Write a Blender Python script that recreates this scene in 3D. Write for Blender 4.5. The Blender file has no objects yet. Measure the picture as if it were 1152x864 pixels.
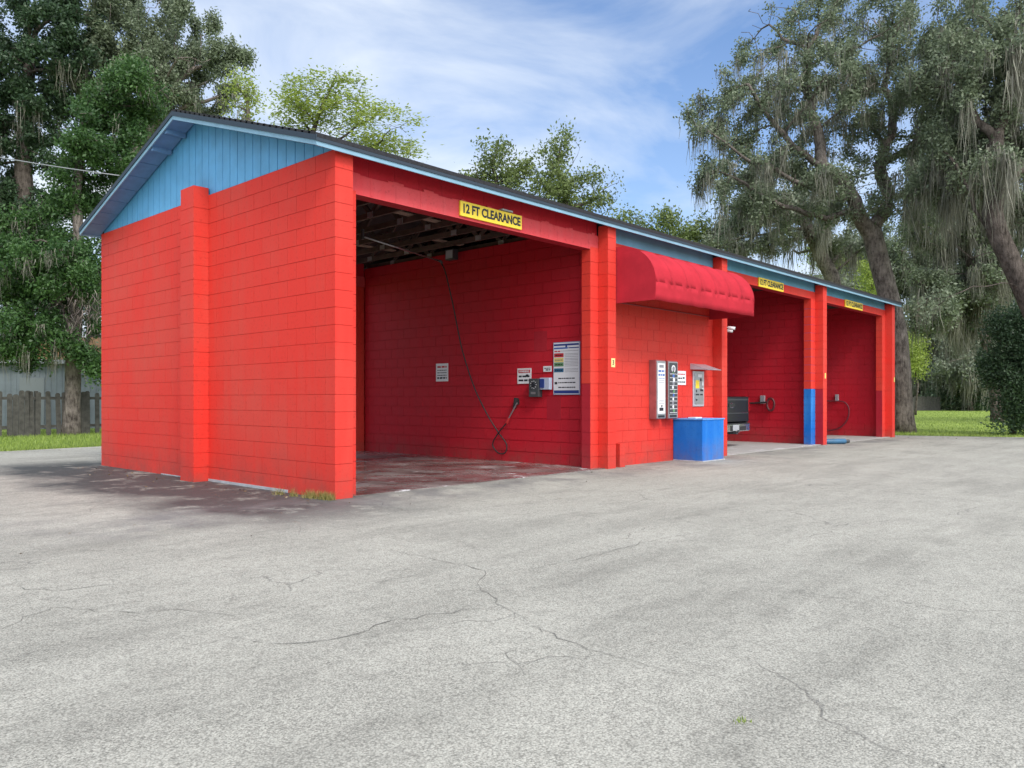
import bpy, bmesh, math, random
import numpy as np
from mathutils import Vector, Matrix

random.seed(7)
R = math.radians
scene = bpy.context.scene
COL = scene.collection

# ------------------------------------------------------------------ camera
SX, CX = math.sin(math.atan(0.9155)), math.cos(math.atan(0.9155))
C0, C1 = -2.05, 9.14
F, HZ, HC = 887.0, 449.0, 1.165
cam_d = bpy.data.cameras.new("camera")
cam = bpy.data.objects.new("camera", cam_d); COL.objects.link(cam)
cam.location = (-(C0 * SX + C1 * CX), -(-C0 * CX + C1 * SX), HC)
cam.rotation_euler = (R(90), 0, -(math.pi / 2 - math.atan2(SX, CX)) if False else -math.atan2(CX, SX))
cam_d.sensor_width = 36
cam_d.lens = F / 1152 * 36
cam_d.shift_y = (HZ - 432) / 1152
cam_d.clip_start = 0.05
cam_d.clip_end = 2000
scene.camera = cam

# ------------------------------------------------------------------ world, sun, exposure
SUN_EL, SUN_AZ_FROM = R(44), Vector((-0.36, -1.0, 0)).normalized()
sdir = Vector((SUN_AZ_FROM.x * math.cos(SUN_EL), SUN_AZ_FROM.y * math.cos(SUN_EL), math.sin(SUN_EL)))
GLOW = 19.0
world = bpy.data.worlds.new("World"); scene.world = world
world.use_nodes = True
nt = world.node_tree; nt.nodes.clear()
def WN(t, **k):
    n = nt.nodes.new(t)
    for a, b in k.items(): setattr(n, a, b)
    return n
wo = WN('ShaderNodeOutputWorld'); bg = WN('ShaderNodeBackground')
sky = WN('ShaderNodeTexSky', sky_type='NISHITA', sun_disc=False, sun_elevation=SUN_EL,
         sun_rotation=math.atan2(sdir.x, sdir.y), air_density=1.0, dust_density=0.6, ozone_density=1.6, altitude=0)
tc = WN('ShaderNodeTexCoord'); mp = WN('ShaderNodeMapping')
mp.inputs['Scale'].default_value = (1.0, 1.3, 3.2); mp.inputs['Rotation'].default_value = (0.25, 0.3, 0.6)
nz = WN('ShaderNodeTexNoise'); nz.inputs['Scale'].default_value = 2.0; nz.inputs['Detail'].default_value = 7
nz.inputs['Roughness'].default_value = 0.55; nz.inputs['Distortion'].default_value = 0.6
cr = WN('ShaderNodeValToRGB')
cr.color_ramp.elements[0].position = 0.35; cr.color_ramp.elements[0].color = (0, 0, 0, 1)
cr.color_ramp.elements[1].position = 0.64; cr.color_ramp.elements[1].color = (1, 1, 1, 1)
sep = WN('ShaderNodeSeparateXYZ')
hr = WN('ShaderNodeMapRange'); hr.inputs['From Min'].default_value = 0.55; hr.inputs['From Max'].default_value = 0.0
hr.inputs['To Min'].default_value = 0.0; hr.inputs['To Max'].default_value = 0.42
mx = WN('ShaderNodeMath', operation='MULTIPLY'); mx.inputs[1].default_value = 0.75
ad = WN('ShaderNodeMath', operation='ADD', use_clamp=True)
mix = WN('ShaderNodeMix', data_type='RGBA')
mix.inputs['B'].default_value = (8.6, 9.3, 10.2, 1)
gain = WN('ShaderNodeMix', data_type='RGBA', blend_type='MULTIPLY'); gain.inputs['Factor'].default_value = 1
gain.inputs['B'].default_value = (0.88, 1.30, 1.72, 1)
L = nt.links.new
L(tc.outputs['Generated'], mp.inputs['Vector']); L(mp.outputs[0], nz.inputs['Vector'])
L(nz.outputs['Fac'], cr.inputs[0]); L(tc.outputs['Generated'], sep.inputs[0]); L(sep.outputs['Z'], hr.inputs['Value'])
L(cr.outputs[0], mx.inputs[0]); L(mx.outputs[0], ad.inputs[0]); L(hr.outputs[0], ad.inputs[1])
L(sky.outputs[0], gain.inputs['A']); L(gain.outputs['Result'], mix.inputs['A'])
L(ad.outputs[0], mix.inputs['Factor'])
# broad fill glow added to the sky around the sun, out of view
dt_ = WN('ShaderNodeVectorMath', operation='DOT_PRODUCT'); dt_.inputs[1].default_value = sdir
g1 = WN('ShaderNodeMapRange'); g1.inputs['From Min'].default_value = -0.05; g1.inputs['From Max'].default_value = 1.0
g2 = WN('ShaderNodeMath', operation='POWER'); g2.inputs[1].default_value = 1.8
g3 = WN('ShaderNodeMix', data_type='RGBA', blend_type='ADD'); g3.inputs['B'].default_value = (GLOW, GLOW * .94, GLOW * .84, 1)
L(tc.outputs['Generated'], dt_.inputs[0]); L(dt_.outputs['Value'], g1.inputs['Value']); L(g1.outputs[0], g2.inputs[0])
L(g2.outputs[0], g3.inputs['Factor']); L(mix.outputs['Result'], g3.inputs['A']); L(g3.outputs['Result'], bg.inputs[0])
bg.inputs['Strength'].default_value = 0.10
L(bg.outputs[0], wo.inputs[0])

sun_d = bpy.data.lights.new("sun", 'SUN'); sun_d.energy = 1.9; sun_d.angle = R(12); sun_d.color = (1, 0.94, 0.84)
sun = bpy.data.objects.new("sun", sun_d); COL.objects.link(sun)
sun.rotation_euler = sdir.to_track_quat('Z', 'Y').to_euler(); sun.location = (0, 0, 30)
scene.view_settings.view_transform = 'Standard'; scene.view_settings.look = 'None'
scene.view_settings.exposure = 0.16; scene.view_settings.gamma = 1
scene.render.engine = 'CYCLES'
scene.cycles.max_bounces = 8; scene.cycles.diffuse_bounces = 5

# ------------------------------------------------------------------ placing helpers
def at(px, py, d):
    """point seen at a photo pixel, at a given distance ahead"""
    r = (px - 576) / F * d - C0; q = d - C1
    return Vector((r * SX + q * CX, -r * CX + q * SX, HC - (py - HZ) * d / F))
def on_x(px, py, x):
    u = (px - 576) / F; b0, b1 = C0 + x * SX, C1 + x * CX
    t = (b0 - b1 * u) / (CX + SX * u); d = b1 + t * SX
    return Vector((x, t, HC + (HZ - py) * d / F))
def on_y(px, py, y):
    u = (px - 576) / F; b0, b1 = C0 - y * CX, C1 + y * SX
    t = (b1 * u - b0) / (SX - CX * u); d = b1 + t * CX
    return Vector((t, y, HC + (HZ - py) * d / F))

# ------------------------------------------------------------------ object helpers
def empty(name, loc=(0, 0, 0), rz=0):
    o = bpy.data.objects.new(name, None); COL.objects.link(o); o.location = loc
    o.rotation_euler = (0, 0, rz); o.empty_display_size = 0.2
    return o
def tag(o, label=None, cat=None, group=None, kind=None):
    if label: o['label'] = label
    if cat: o['category'] = cat
    if group: o['group'] = group
    if kind: o['kind'] = kind
    return o
class MB:
    """collects faces; build() links them as ONE mesh object"""
    def __init__(s): s.v = []; s.f = []; s.m = []; s.t = []; s.mi = 0; s.tone = 0.5
    def add(s, vs, fs, mi=None):
        b = len(s.v); s.v += [tuple(v) for v in vs]
        for f in fs:
            s.f.append([b + i for i in f]); s.m.append(s.mi if mi is None else mi); s.t.append(s.tone)
        return s
    def box(s, a, b, mi=None, mf=None):
        x0, y0, z0 = a; x1, y1, z1 = b
        vs = [(x0,y0,z0),(x1,y0,z0),(x1,y1,z0),(x0,y1,z0),(x0,y0,z1),(x1,y0,z1),(x1,y1,z1),(x0,y1,z1)]
        fs = [(0,3,2,1),(4,5,6,7),(0,1,5,4),(1,2,6,5),(2,3,7,6),(3,0,4,7)]
        if mf is None: s.add(vs, fs, mi)
        else:
            for f, nme in zip(fs, ('b','t','-y','+x','+y','-x')): s.add(vs, [f], mf(nme))
        return s
    def prism(s, poly, a, axis='x', w=1.0):
        """extrude a polygon (list of 2D) along axis from a to a+w; poly in the other two axes"""
        def P(p, k):
            if axis == 'x': return (k, p[0], p[1])
            if axis == 'y': return (p[0], k, p[1])
            return (p[0], p[1], k)
        n = len(poly); vs = [P(p, a) for p in poly] + [P(p, a + w) for p in poly]
        fs = [tuple(range(n))[::-1], tuple(range(n, 2 * n))] + [(i, (i+1) % n, n + (i+1) % n, n + i) for i in range(n)]
        return s.add(vs, fs)
    def tube(s, pts, r, n=8, closed=False, mi=None):
        pts = [Vector(p) for p in pts]; rs = r if isinstance(r, (list, tuple)) else [r] * len(pts)
        vs = []; up = Vector((0.13, 0.21, 1)).normalized()
        for i, p in enumerate(pts):
            a = pts[max(i-1, 0)]; b = pts[min(i+1, len(pts)-1)]
            d = (b - a).normalized()
            if abs(d.dot(up)) > 0.95: up = Vector((1, 0.2, 0.1)).normalized()
            u = d.cross(up).normalized(); w = d.cross(u)
            for k in range(n):
                t = 2 * math.pi * k / n; vs.append(p + (u * math.cos(t) + w * math.sin(t)) * rs[i])
        fs = []
        for i in range(len(pts) - 1):
            for k in range(n): fs.append((i*n+k, i*n+(k+1) % n, (i+1)*n+(k+1) % n, (i+1)*n+k))
        fs.append(tuple(range(n))[::-1]); fs.append(tuple(range((len(pts)-1)*n, len(pts)*n)))
        return s.add(vs, fs, mi)
    def bar(s, a, b, w, h, mi=None):
        a, b = Vector(a), Vector(b); d = (b - a).normalized()
        up = Vector((0, 0, 1)) if abs(d.z) < 0.95 else Vector((1, 0, 0))
        u = d.cross(up).normalized() * w / 2; v = u.cross(d).normalized() * h / 2
        vs = [p + q for p in (a, b) for q in (-u-v, u-v, u+v, -u+v)]
        return s.add(vs, [(0,1,2,3)[::-1],(4,5,6,7),(0,1,5,4),(1,2,6,5),(2,3,7,6),(3,0,4,7)], mi)
    def build(s, name, mats, parent=None, bevel=0, smooth=False, kind=None):
        me = bpy.data.meshes.new(name); me.from_pydata(s.v, [], s.f)
        if not isinstance(mats, (list, tuple)): mats = [mats]
        for m in mats: me.materials.append(m)
        me.polygons.foreach_set('material_index', s.m)
        if any(t != 0.5 for t in s.t):
            at_ = me.attributes.new('tone', 'FLOAT', 'FACE'); at_.data.foreach_set('value', s.t)
        if smooth: me.polygons.foreach_set('use_smooth', [True] * len(s.f))
        me.update()
        bm = bmesh.new(); bm.from_mesh(me); bmesh.ops.recalc_face_normals(bm, faces=bm.faces); bm.to_mesh(me); bm.free()
        o = bpy.data.objects.new(name, me); COL.objects.link(o)
        if parent: o.parent = parent
        if bevel:
            md = o.modifiers.new('bevel', 'BEVEL'); md.width = bevel; md.segments = 2; md.limit_method = 'ANGLE'
            md.harden_normals = False
        if kind: o['kind'] = kind
        return o

# ------------------------------------------------------------------ materials
def mat(name, col=(0.5,0.5,0.5), rough=0.6, metal=0.0, spec=0.5, var=0.0, vscale=3.0, bump=0.0, bscale=60.0, col2=None):
    m = bpy.data.materials.new(name); m.use_nodes = True
    n = m.node_tree.nodes; l = m.node_tree.links; b = n['Principled BSDF']
    b.inputs['Base Color'].default_value = (*col, 1); b.inputs['Roughness'].default_value = rough
    b.inputs['Metallic'].default_value = metal; b.inputs['Specular IOR Level'].default_value = spec
    t = n.new('ShaderNodeTexCoord')
    if var or col2:
        z = n.new('ShaderNodeTexNoise'); z.inputs['Scale'].default_value = vscale; z.inputs['Detail'].default_value = 6
        z.inputs['Roughness'].default_value = 0.65
        l.new(t.outputs['Object'], z.inputs['Vector'])
        r = n.new('ShaderNodeValToRGB'); r.color_ramp.elements[0].position = 0.32; r.color_ramp.elements[1].position = 0.68
        c2 = col2 or tuple(c * (1 + var) for c in col); c1 = col if col2 else tuple(c * (1 - var) for c in col)
        r.color_ramp.elements[0].color = (*c1, 1); r.color_ramp.elements[1].color = (*c2, 1)
        l.new(z.outputs['Fac'], r.inputs[0]); l.new(r.outputs[0], b.inputs['Base Color'])
    if bump:
        z2 = n.new('ShaderNodeTexNoise'); z2.inputs['Scale'].default_value = bscale; z2.inputs['Detail'].default_value = 5
        l.new(t.outputs['Object'], z2.inputs['Vector'])
        bp = n.new('ShaderNodeBump'); bp.inputs['Strength'].default_value = bump; bp.inputs['Distance'].default_value = 0.01
        l.new(z2.outputs['Fac'], bp.inputs['Height']); l.new(bp.outputs[0], b.inputs['Normal'])
    return m

def block_paint(name, col, fade, spots=0.5, rough=0.65):
    """painted concrete block: per-block tone, large patches, vertical streaks, pitted bump"""
    m = bpy.data.materials.new(name); m.use_nodes = True
    n = m.node_tree.nodes; l = m.node_tree.links; b = n['Principled BSDF']
    b.inputs['Roughness'].default_value = rough; b.inputs['Specular IOR Level'].default_value = 0.2
    t = n.new('ShaderNodeTexCoord')
    big = n.new('ShaderNodeTexNoise'); big.inputs['Scale'].default_value = 0.7; big.inputs['Detail'].default_value = 5
    l.new(t.outputs['Object'], big.inputs['Vector'])
    mpn = n.new('ShaderNodeMapping'); mpn.inputs['Scale'].default_value = (7, 7, 0.5)
    l.new(t.outputs['Object'], mpn.inputs['Vector'])
    st = n.new('ShaderNodeTexNoise'); st.inputs['Scale'].default_value = 1.3; st.inputs['Detail'].default_value = 6
    l.new(mpn.outputs[0], st.inputs['Vector'])
    att = n.new('ShaderNodeAttribute'); att.attribute_name = 'tone'
    def M(op, a, bb, cl=False):
        q = n.new('ShaderNodeMath'); q.operation = op; q.use_clamp = cl
        for i, vv in enumerate((a, bb)):
            if isinstance(vv, (int, float)): q.inputs[i].default_value = vv
            else: l.new(vv, q.inputs[i])
        return q.outputs[0]
    f = M('ADD', M('MULTIPLY', big.outputs['Fac'], 1.5), M('MULTIPLY', st.outputs['Fac'], 0.7))
    f = M('ADD', f, M('MULTIPLY', att.outputs['Fac'], 0.14))
    f = M('MULTIPLY', M('SUBTRACT', f, 0.98), 1.3 * spots / 0.5, True)
    mixn = n.new('ShaderNodeMix'); mixn.data_type = 'RGBA'
    mixn.inputs['A'].default_value = (*col, 1); mixn.inputs['B'].default_value = (*fade, 1)
    l.new(f, mixn.inputs['Factor'])
    # splashed dirt near the ground, uneven along the wall
    sz = n.new('ShaderNodeSeparateXYZ'); l.new(t.outputs['Object'], sz.inputs[0])
    dn_ = n.new('ShaderNodeTexNoise'); dn_.inputs['Scale'].default_value = 3.0; dn_.inputs['Detail'].default_value = 8; dn_.inputs['Roughness'].default_value = .75
    l.new(t.outputs['Object'], dn_.inputs['Vector'])
    dz = M('SUBTRACT', 1.0, M('DIVIDE', sz.outputs['Z'], M('ADD', .12, M('MULTIPLY', big.outputs['Fac'], .75))), True)
    dirt = M('MULTIPLY', M('MULTIPLY', dz, M('MULTIPLY', M('SUBTRACT', dn_.outputs['Fac'], .34), 3.0, True)), .6)
    dm = n.new('ShaderNodeMix'); dm.data_type = 'RGBA'; dm.inputs['B'].default_value = (.17, .075, .06, 1)
    l.new(dirt, dm.inputs['Factor']); l.new(mixn.outputs['Result'], dm.inputs['A'])
    # fine grime specks
    sp = n.new('ShaderNodeTexNoise'); sp.inputs['Scale'].default_value = 23; sp.inputs['Detail'].default_value = 8
    sp.inputs['Roughness'].default_value = 0.75; l.new(t.outputs['Object'], sp.inputs['Vector'])
    spr = n.new('ShaderNodeValToRGB'); spr.color_ramp.elements[0].position = 0.30; spr.color_ramp.elements[0].color = (0.72,0.66,0.66,1)
    spr.color_ramp.elements[1].position = 0.45; spr.color_ramp.elements[1].color = (1,1,1,1)
    l.new(sp.outputs['Fac'], spr.inputs[0])
    mm = n.new('ShaderNodeMix'); mm.data_type = 'RGBA'; mm.blend_type = 'MULTIPLY'; mm.inputs['Factor'].default_value = 1
    l.new(dm.outputs['Result'], mm.inputs['A']); l.new(spr.outputs[0], mm.inputs['B'])
    l.new(mm.outputs['Result'], b.inputs['Base Color'])
    z2 = n.new('ShaderNodeTexNoise'); z2.inputs['Scale'].default_value = 90; z2.inputs['Detail'].default_value = 6
    l.new(t.outputs['Object'], z2.inputs['Vector'])
    bp = n.new('ShaderNodeBump'); bp.inputs['Strength'].default_value = 0.35; bp.inputs['Distance'].default_value = 0.006
    l.new(z2.outputs['Fac'], bp.inputs['Height']); l.new(bp.outputs[0], b.inputs['Normal'])
    return m

RED = block_paint('red_block_paint', (0.68, 0.038, 0.026), (0.58, 0.07, 0.05), 0.5)
REDF = block_paint('front_red_block_paint', (0.64, 0.037, 0.027), (0.58, 0.065, 0.048), 0.5)
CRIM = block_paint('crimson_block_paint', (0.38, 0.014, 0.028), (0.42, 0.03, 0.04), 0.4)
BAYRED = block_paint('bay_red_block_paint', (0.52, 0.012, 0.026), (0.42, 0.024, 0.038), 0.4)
PINK = block_paint('lintel_red_paint', (0.62, 0.05, 0.06), (0.6, 0.09, 0.1), 0.5)
BLUEP = block_paint('bright_blue_paint', (0.008, 0.14, 0.52), (0.05, 0.25, 0.62), 0.6)
BLUE = mat('light_blue_siding_paint', (0.10, 0.34, 0.60), 0.5, var=0.12, vscale=2.5, bump=0.15, bscale=40)
BLUEB = mat('blue_header_paint', (0.12, 0.33, 0.50), 0.5, var=0.14, vscale=2.0, bump=0.1)
FASC = mat('fascia_paint', (0.20, 0.36, 0.48), 0.45, var=0.1, vscale=4)
SOFF = mat('soffit_paint', (0.12, 0.24, 0.42), 0.6, var=0.12, vscale=6)
SHING = mat('shingle', (0.018, 0.018, 0.022), 0.9, var=0.5, vscale=25, bump=0.6, bscale=80)
DRIP = mat('drip_edge', (0.02, 0.035, 0.055), 0.6)
WOOD = mat('old_truss_wood', (0.10, 0.065, 0.055), 0.8, var=0.4, vscale=3, bump=0.2)
DECK = mat('roof_deck_underside', (0.07, 0.05, 0.05), 0.9, var=0.35, vscale=2)
CONC = mat('bare_footing_concrete', (0.36, 0.37, 0.39), 0.85, var=0.2, vscale=6, bump=0.3)
YEL = mat('yellow_sign_paint', (0.86, 0.62, 0.035), 0.4, var=0.05, vscale=5)
BLK = mat('black_lettering', (0.012, 0.013, 0.02), 0.5)
GREYINK = mat('grey_ink', (0.22, 0.22, 0.25), 0.6)
WHT = mat('white_sign_face', (0.72, 0.73, 0.76), 0.45, var=0.05)
REDINK = mat('red_ink', (0.5, 0.03, 0.04), 0.5)
NAVY = mat('navy_ink', (0.02, 0.045, 0.22), 0.5)
MBLUE = mat('mid_blue_ink', (0.06, 0.14, 0.42), 0.5)
TEAL = mat('teal_ink', (0.02, 0.12, 0.24), 0.5)
GRN = mat('green_ink', (0.12, 0.27, 0.13), 0.5)
YINK = mat('yellow_ink', (0.72, 0.58, 0.16), 0.5)
METAL = mat('brushed_metal', (0.42, 0.42, 0.44), 0.35, 0.85, var=0.1, vscale=9)
DMET = mat('dark_metal', (0.09, 0.09, 0.10), 0.45, 0.6)
GALV = mat('galvanised_sheet', (0.55, 0.55, 0.60), 0.4, 0.6, var=0.12)
MAROON = mat('maroon_cabinet_paint', (0.30, 0.09, 0.09), 0.4, var=0.25, vscale=5)
RUB = mat('black_rubber', (0.018, 0.018, 0.02), 0.6)
DGREY = mat('dark_grey_plastic', (0.05, 0.055, 0.06), 0.5)
LENS = mat('lamp_lens', (0.45, 0.47, 0.52), 0.15)
TRUCKP = mat('black_truck_paint', (0.010, 0.011, 0.013), 0.28, spec=0.45)
CHROME = mat('chrome', (0.62, 0.64, 0.68), 0.18, 1.0)
TGLASS = mat('tinted_glass', (0.02, 0.025, 0.03), 0.05)
TAIL = mat('red_lens', (0.5, 0.01, 0.01), 0.15)
FENCE = mat('weathered_fence_wood', (0.065, 0.062, 0.056), 0.9, var=0.45, vscale=6, bump=0.4)
SHEDM = mat('pale_metal_siding', (0.13, 0.155, 0.175), 0.7, 0.0, var=0.18, vscale=1.5)
RUST = mat('rusty_roofing', (0.22, 0.12, 0.05), 0.8, var=0.4, vscale=2)
def bark_mat(name, c1, c2):
    m = bpy.data.materials.new(name); m.use_nodes = True
    n = m.node_tree.nodes; l = m.node_tree.links; b = n['Principled BSDF']; b.inputs['Roughness'].default_value = .95
    b.inputs['Specular IOR Level'].default_value = .15
    t = n.new('ShaderNodeTexCoord'); mp_ = n.new('ShaderNodeMapping'); mp_.inputs['Scale'].default_value = (1, 1, .28)
    l.new(t.outputs['Object'], mp_.inputs[0])
    v = n.new('ShaderNodeTexNoise'); v.inputs['Scale'].default_value = 14; v.inputs['Detail'].default_value = 8; v.inputs['Roughness'].default_value = .7
    l.new(mp_.outputs[0], v.inputs['Vector'])
    z = n.new('ShaderNodeTexNoise'); z.inputs['Scale'].default_value = 2.2; z.inputs['Detail'].default_value = 8; z.inputs['Roughness'].default_value = .75
    l.new(t.outputs['Object'], z.inputs['Vector'])
    a = n.new('ShaderNodeMath'); a.operation = 'ADD'; l.new(v.outputs['Fac'], a.inputs[0]); l.new(z.outputs['Fac'], a.inputs[1])
    r = n.new('ShaderNodeValToRGB'); e = r.color_ramp.elements
    h = n.new('ShaderNodeMath'); h.operation = 'MULTIPLY'; h.inputs[1].default_value = .5; l.new(a.outputs[0], h.inputs[0])
    e[0].position = .40; e[0].color = (*c1, 1); e[1].position = .60; e[1].color = (*c2, 1)
    l.new(h.outputs[0], r.inputs[0]); l.new(r.outputs[0], b.inputs['Base Color'])
    bp = n.new('ShaderNodeBump'); bp.inputs['Strength'].default_value = 1; bp.inputs['Distance'].default_value = .06
    l.new(v.outputs['Fac'], bp.inputs['Height']); l.new(bp.outputs[0], b.inputs['Normal'])
    return m
BARK = bark_mat('oak_bark', (0.045, 0.036, 0.032), (0.26, 0.225, 0.20))
BARKD = bark_mat('dark_bark', (0.03, 0.024, 0.02), (0.15, 0.125, 0.11))

def awning_cloth():
    m = mat('red_awning_canvas', (0.42, 0.022, 0.036), 0.9, spec=.15, var=0.14, vscale=2.5, bump=0.25, bscale=7)
    return m
AWN = awning_cloth()

def leaf_mat(name, c1, c2, trans=0.35):
    m = bpy.data.materials.new(name); m.use_nodes = True
    n = m.node_tree.nodes; l = m.node_tree.links; n.clear()
    o = n.new('ShaderNodeOutputMaterial'); a = n.new('ShaderNodeAttribute'); a.attribute_name = 'tone'
    r = n.new('ShaderNodeValToRGB'); r.color_ramp.elements[0].color = (*c1, 1); r.color_ramp.elements[1].color = (*c2, 1)
    l.new(a.outputs['Fac'], r.inputs[0])
    d = n.new('ShaderNodeBsdfPrincipled'); d.inputs['Roughness'].default_value = 0.45; d.inputs['Specular IOR Level'].default_value = 0.45
    t = n.new('ShaderNodeBsdfTranslucent'); mx_ = n.new('ShaderNodeMixShader'); mx_.inputs[0].default_value = trans
    l.new(r.outputs[0], d.inputs['Base Color']); l.new(r.outputs[0], t.inputs['Color'])
    l.new(d.outputs[0], mx_.inputs[1]); l.new(t.outputs[0], mx_.inputs[2]); l.new(mx_.outputs[0], o.inputs[0])
    return m
LF_OAK = leaf_mat('live_oak_leaf', (0.085, 0.115, 0.07), (0.24, 0.29, 0.18))
LF_GRY = leaf_mat('grey_green_leaf', (0.12, 0.15, 0.105), (0.32, 0.36, 0.26))
LF_DRK = leaf_mat('dark_green_leaf', (0.025, 0.055, 0.03), (0.075, 0.13, 0.06))
LF_GRN = leaf_mat('fresh_green_leaf', (0.028, 0.075, 0.024), (0.095, 0.19, 0.05))
LF_YEL = leaf_mat('yellow_green_leaf', (0.16, 0.24, 0.04), (0.42, 0.50, 0.12), 0.45)
LF_OLV = leaf_mat('olive_leaf', (0.08, 0.12, 0.04), (0.22, 0.28, 0.09))
MOSS = leaf_mat('hanging_moss', (0.12, 0.12, 0.095), (0.27, 0.265, 0.205), 0.3)
DEADM = leaf_mat('dead_twigs', (0.16, 0.125, 0.115), (0.36, 0.29, 0.27), 0.1)
GRASS = leaf_mat('grass_blade', (0.11, 0.18, 0.03), (0.36, 0.46, 0.10), 0.3)

# ------------------------------------------------------------------ ground
def ground_mat():
    m = bpy.data.materials.new('lawn_ground'); m.use_nodes = True
    n = m.node_tree.nodes; l = m.node_tree.links; b = n['Principled BSDF']; b.inputs['Roughness'].default_value = 0.95
    b.inputs['Specular IOR Level'].default_value = 0.1
    t = n.new('ShaderNodeTexCoord')
    z = n.new('ShaderNodeTexNoise'); z.inputs['Scale'].default_value = 0.35; z.inputs['Detail'].default_value = 10; z.inputs['Roughness'].default_value = 0.7
    l.new(t.outputs['Object'], z.inputs['Vector'])
    r = n.new('ShaderNodeValToRGB'); e = r.color_ramp.elements
    e[0].position = 0.3; e[0].color = (0.16, 0.22, 0.05, 1); e[1].position = 0.7; e[1].color = (0.36, 0.46, 0.11, 1)
    l.new(z.outputs['Fac'], r.inputs[0]); l.new(r.outputs[0], b.inputs['Base Color'])
    z2 = n.new('ShaderNodeTexNoise'); z2.inputs['Scale'].default_value = 25; z2.inputs['Detail'].default_value = 8
    l.new(t.outputs['Object'], z2.inputs['Vector'])
    bp = n.new('ShaderNodeBump'); bp.inputs['Strength'].default_value = 0.8; bp.inputs['Distance'].default_value = 0.05
    l.new(z2.outputs['Fac'], bp.inputs['Height']); l.new(bp.outputs[0], b.inputs['Normal'])
    return m
MB().add([(-600,-600,-0.012),(600,-600,-0.012),(600,600,-0.012),(-600,600,-0.012)], [(0,1,2,3)]).build('grass_ground', ground_mat(), kind='structure')

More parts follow.
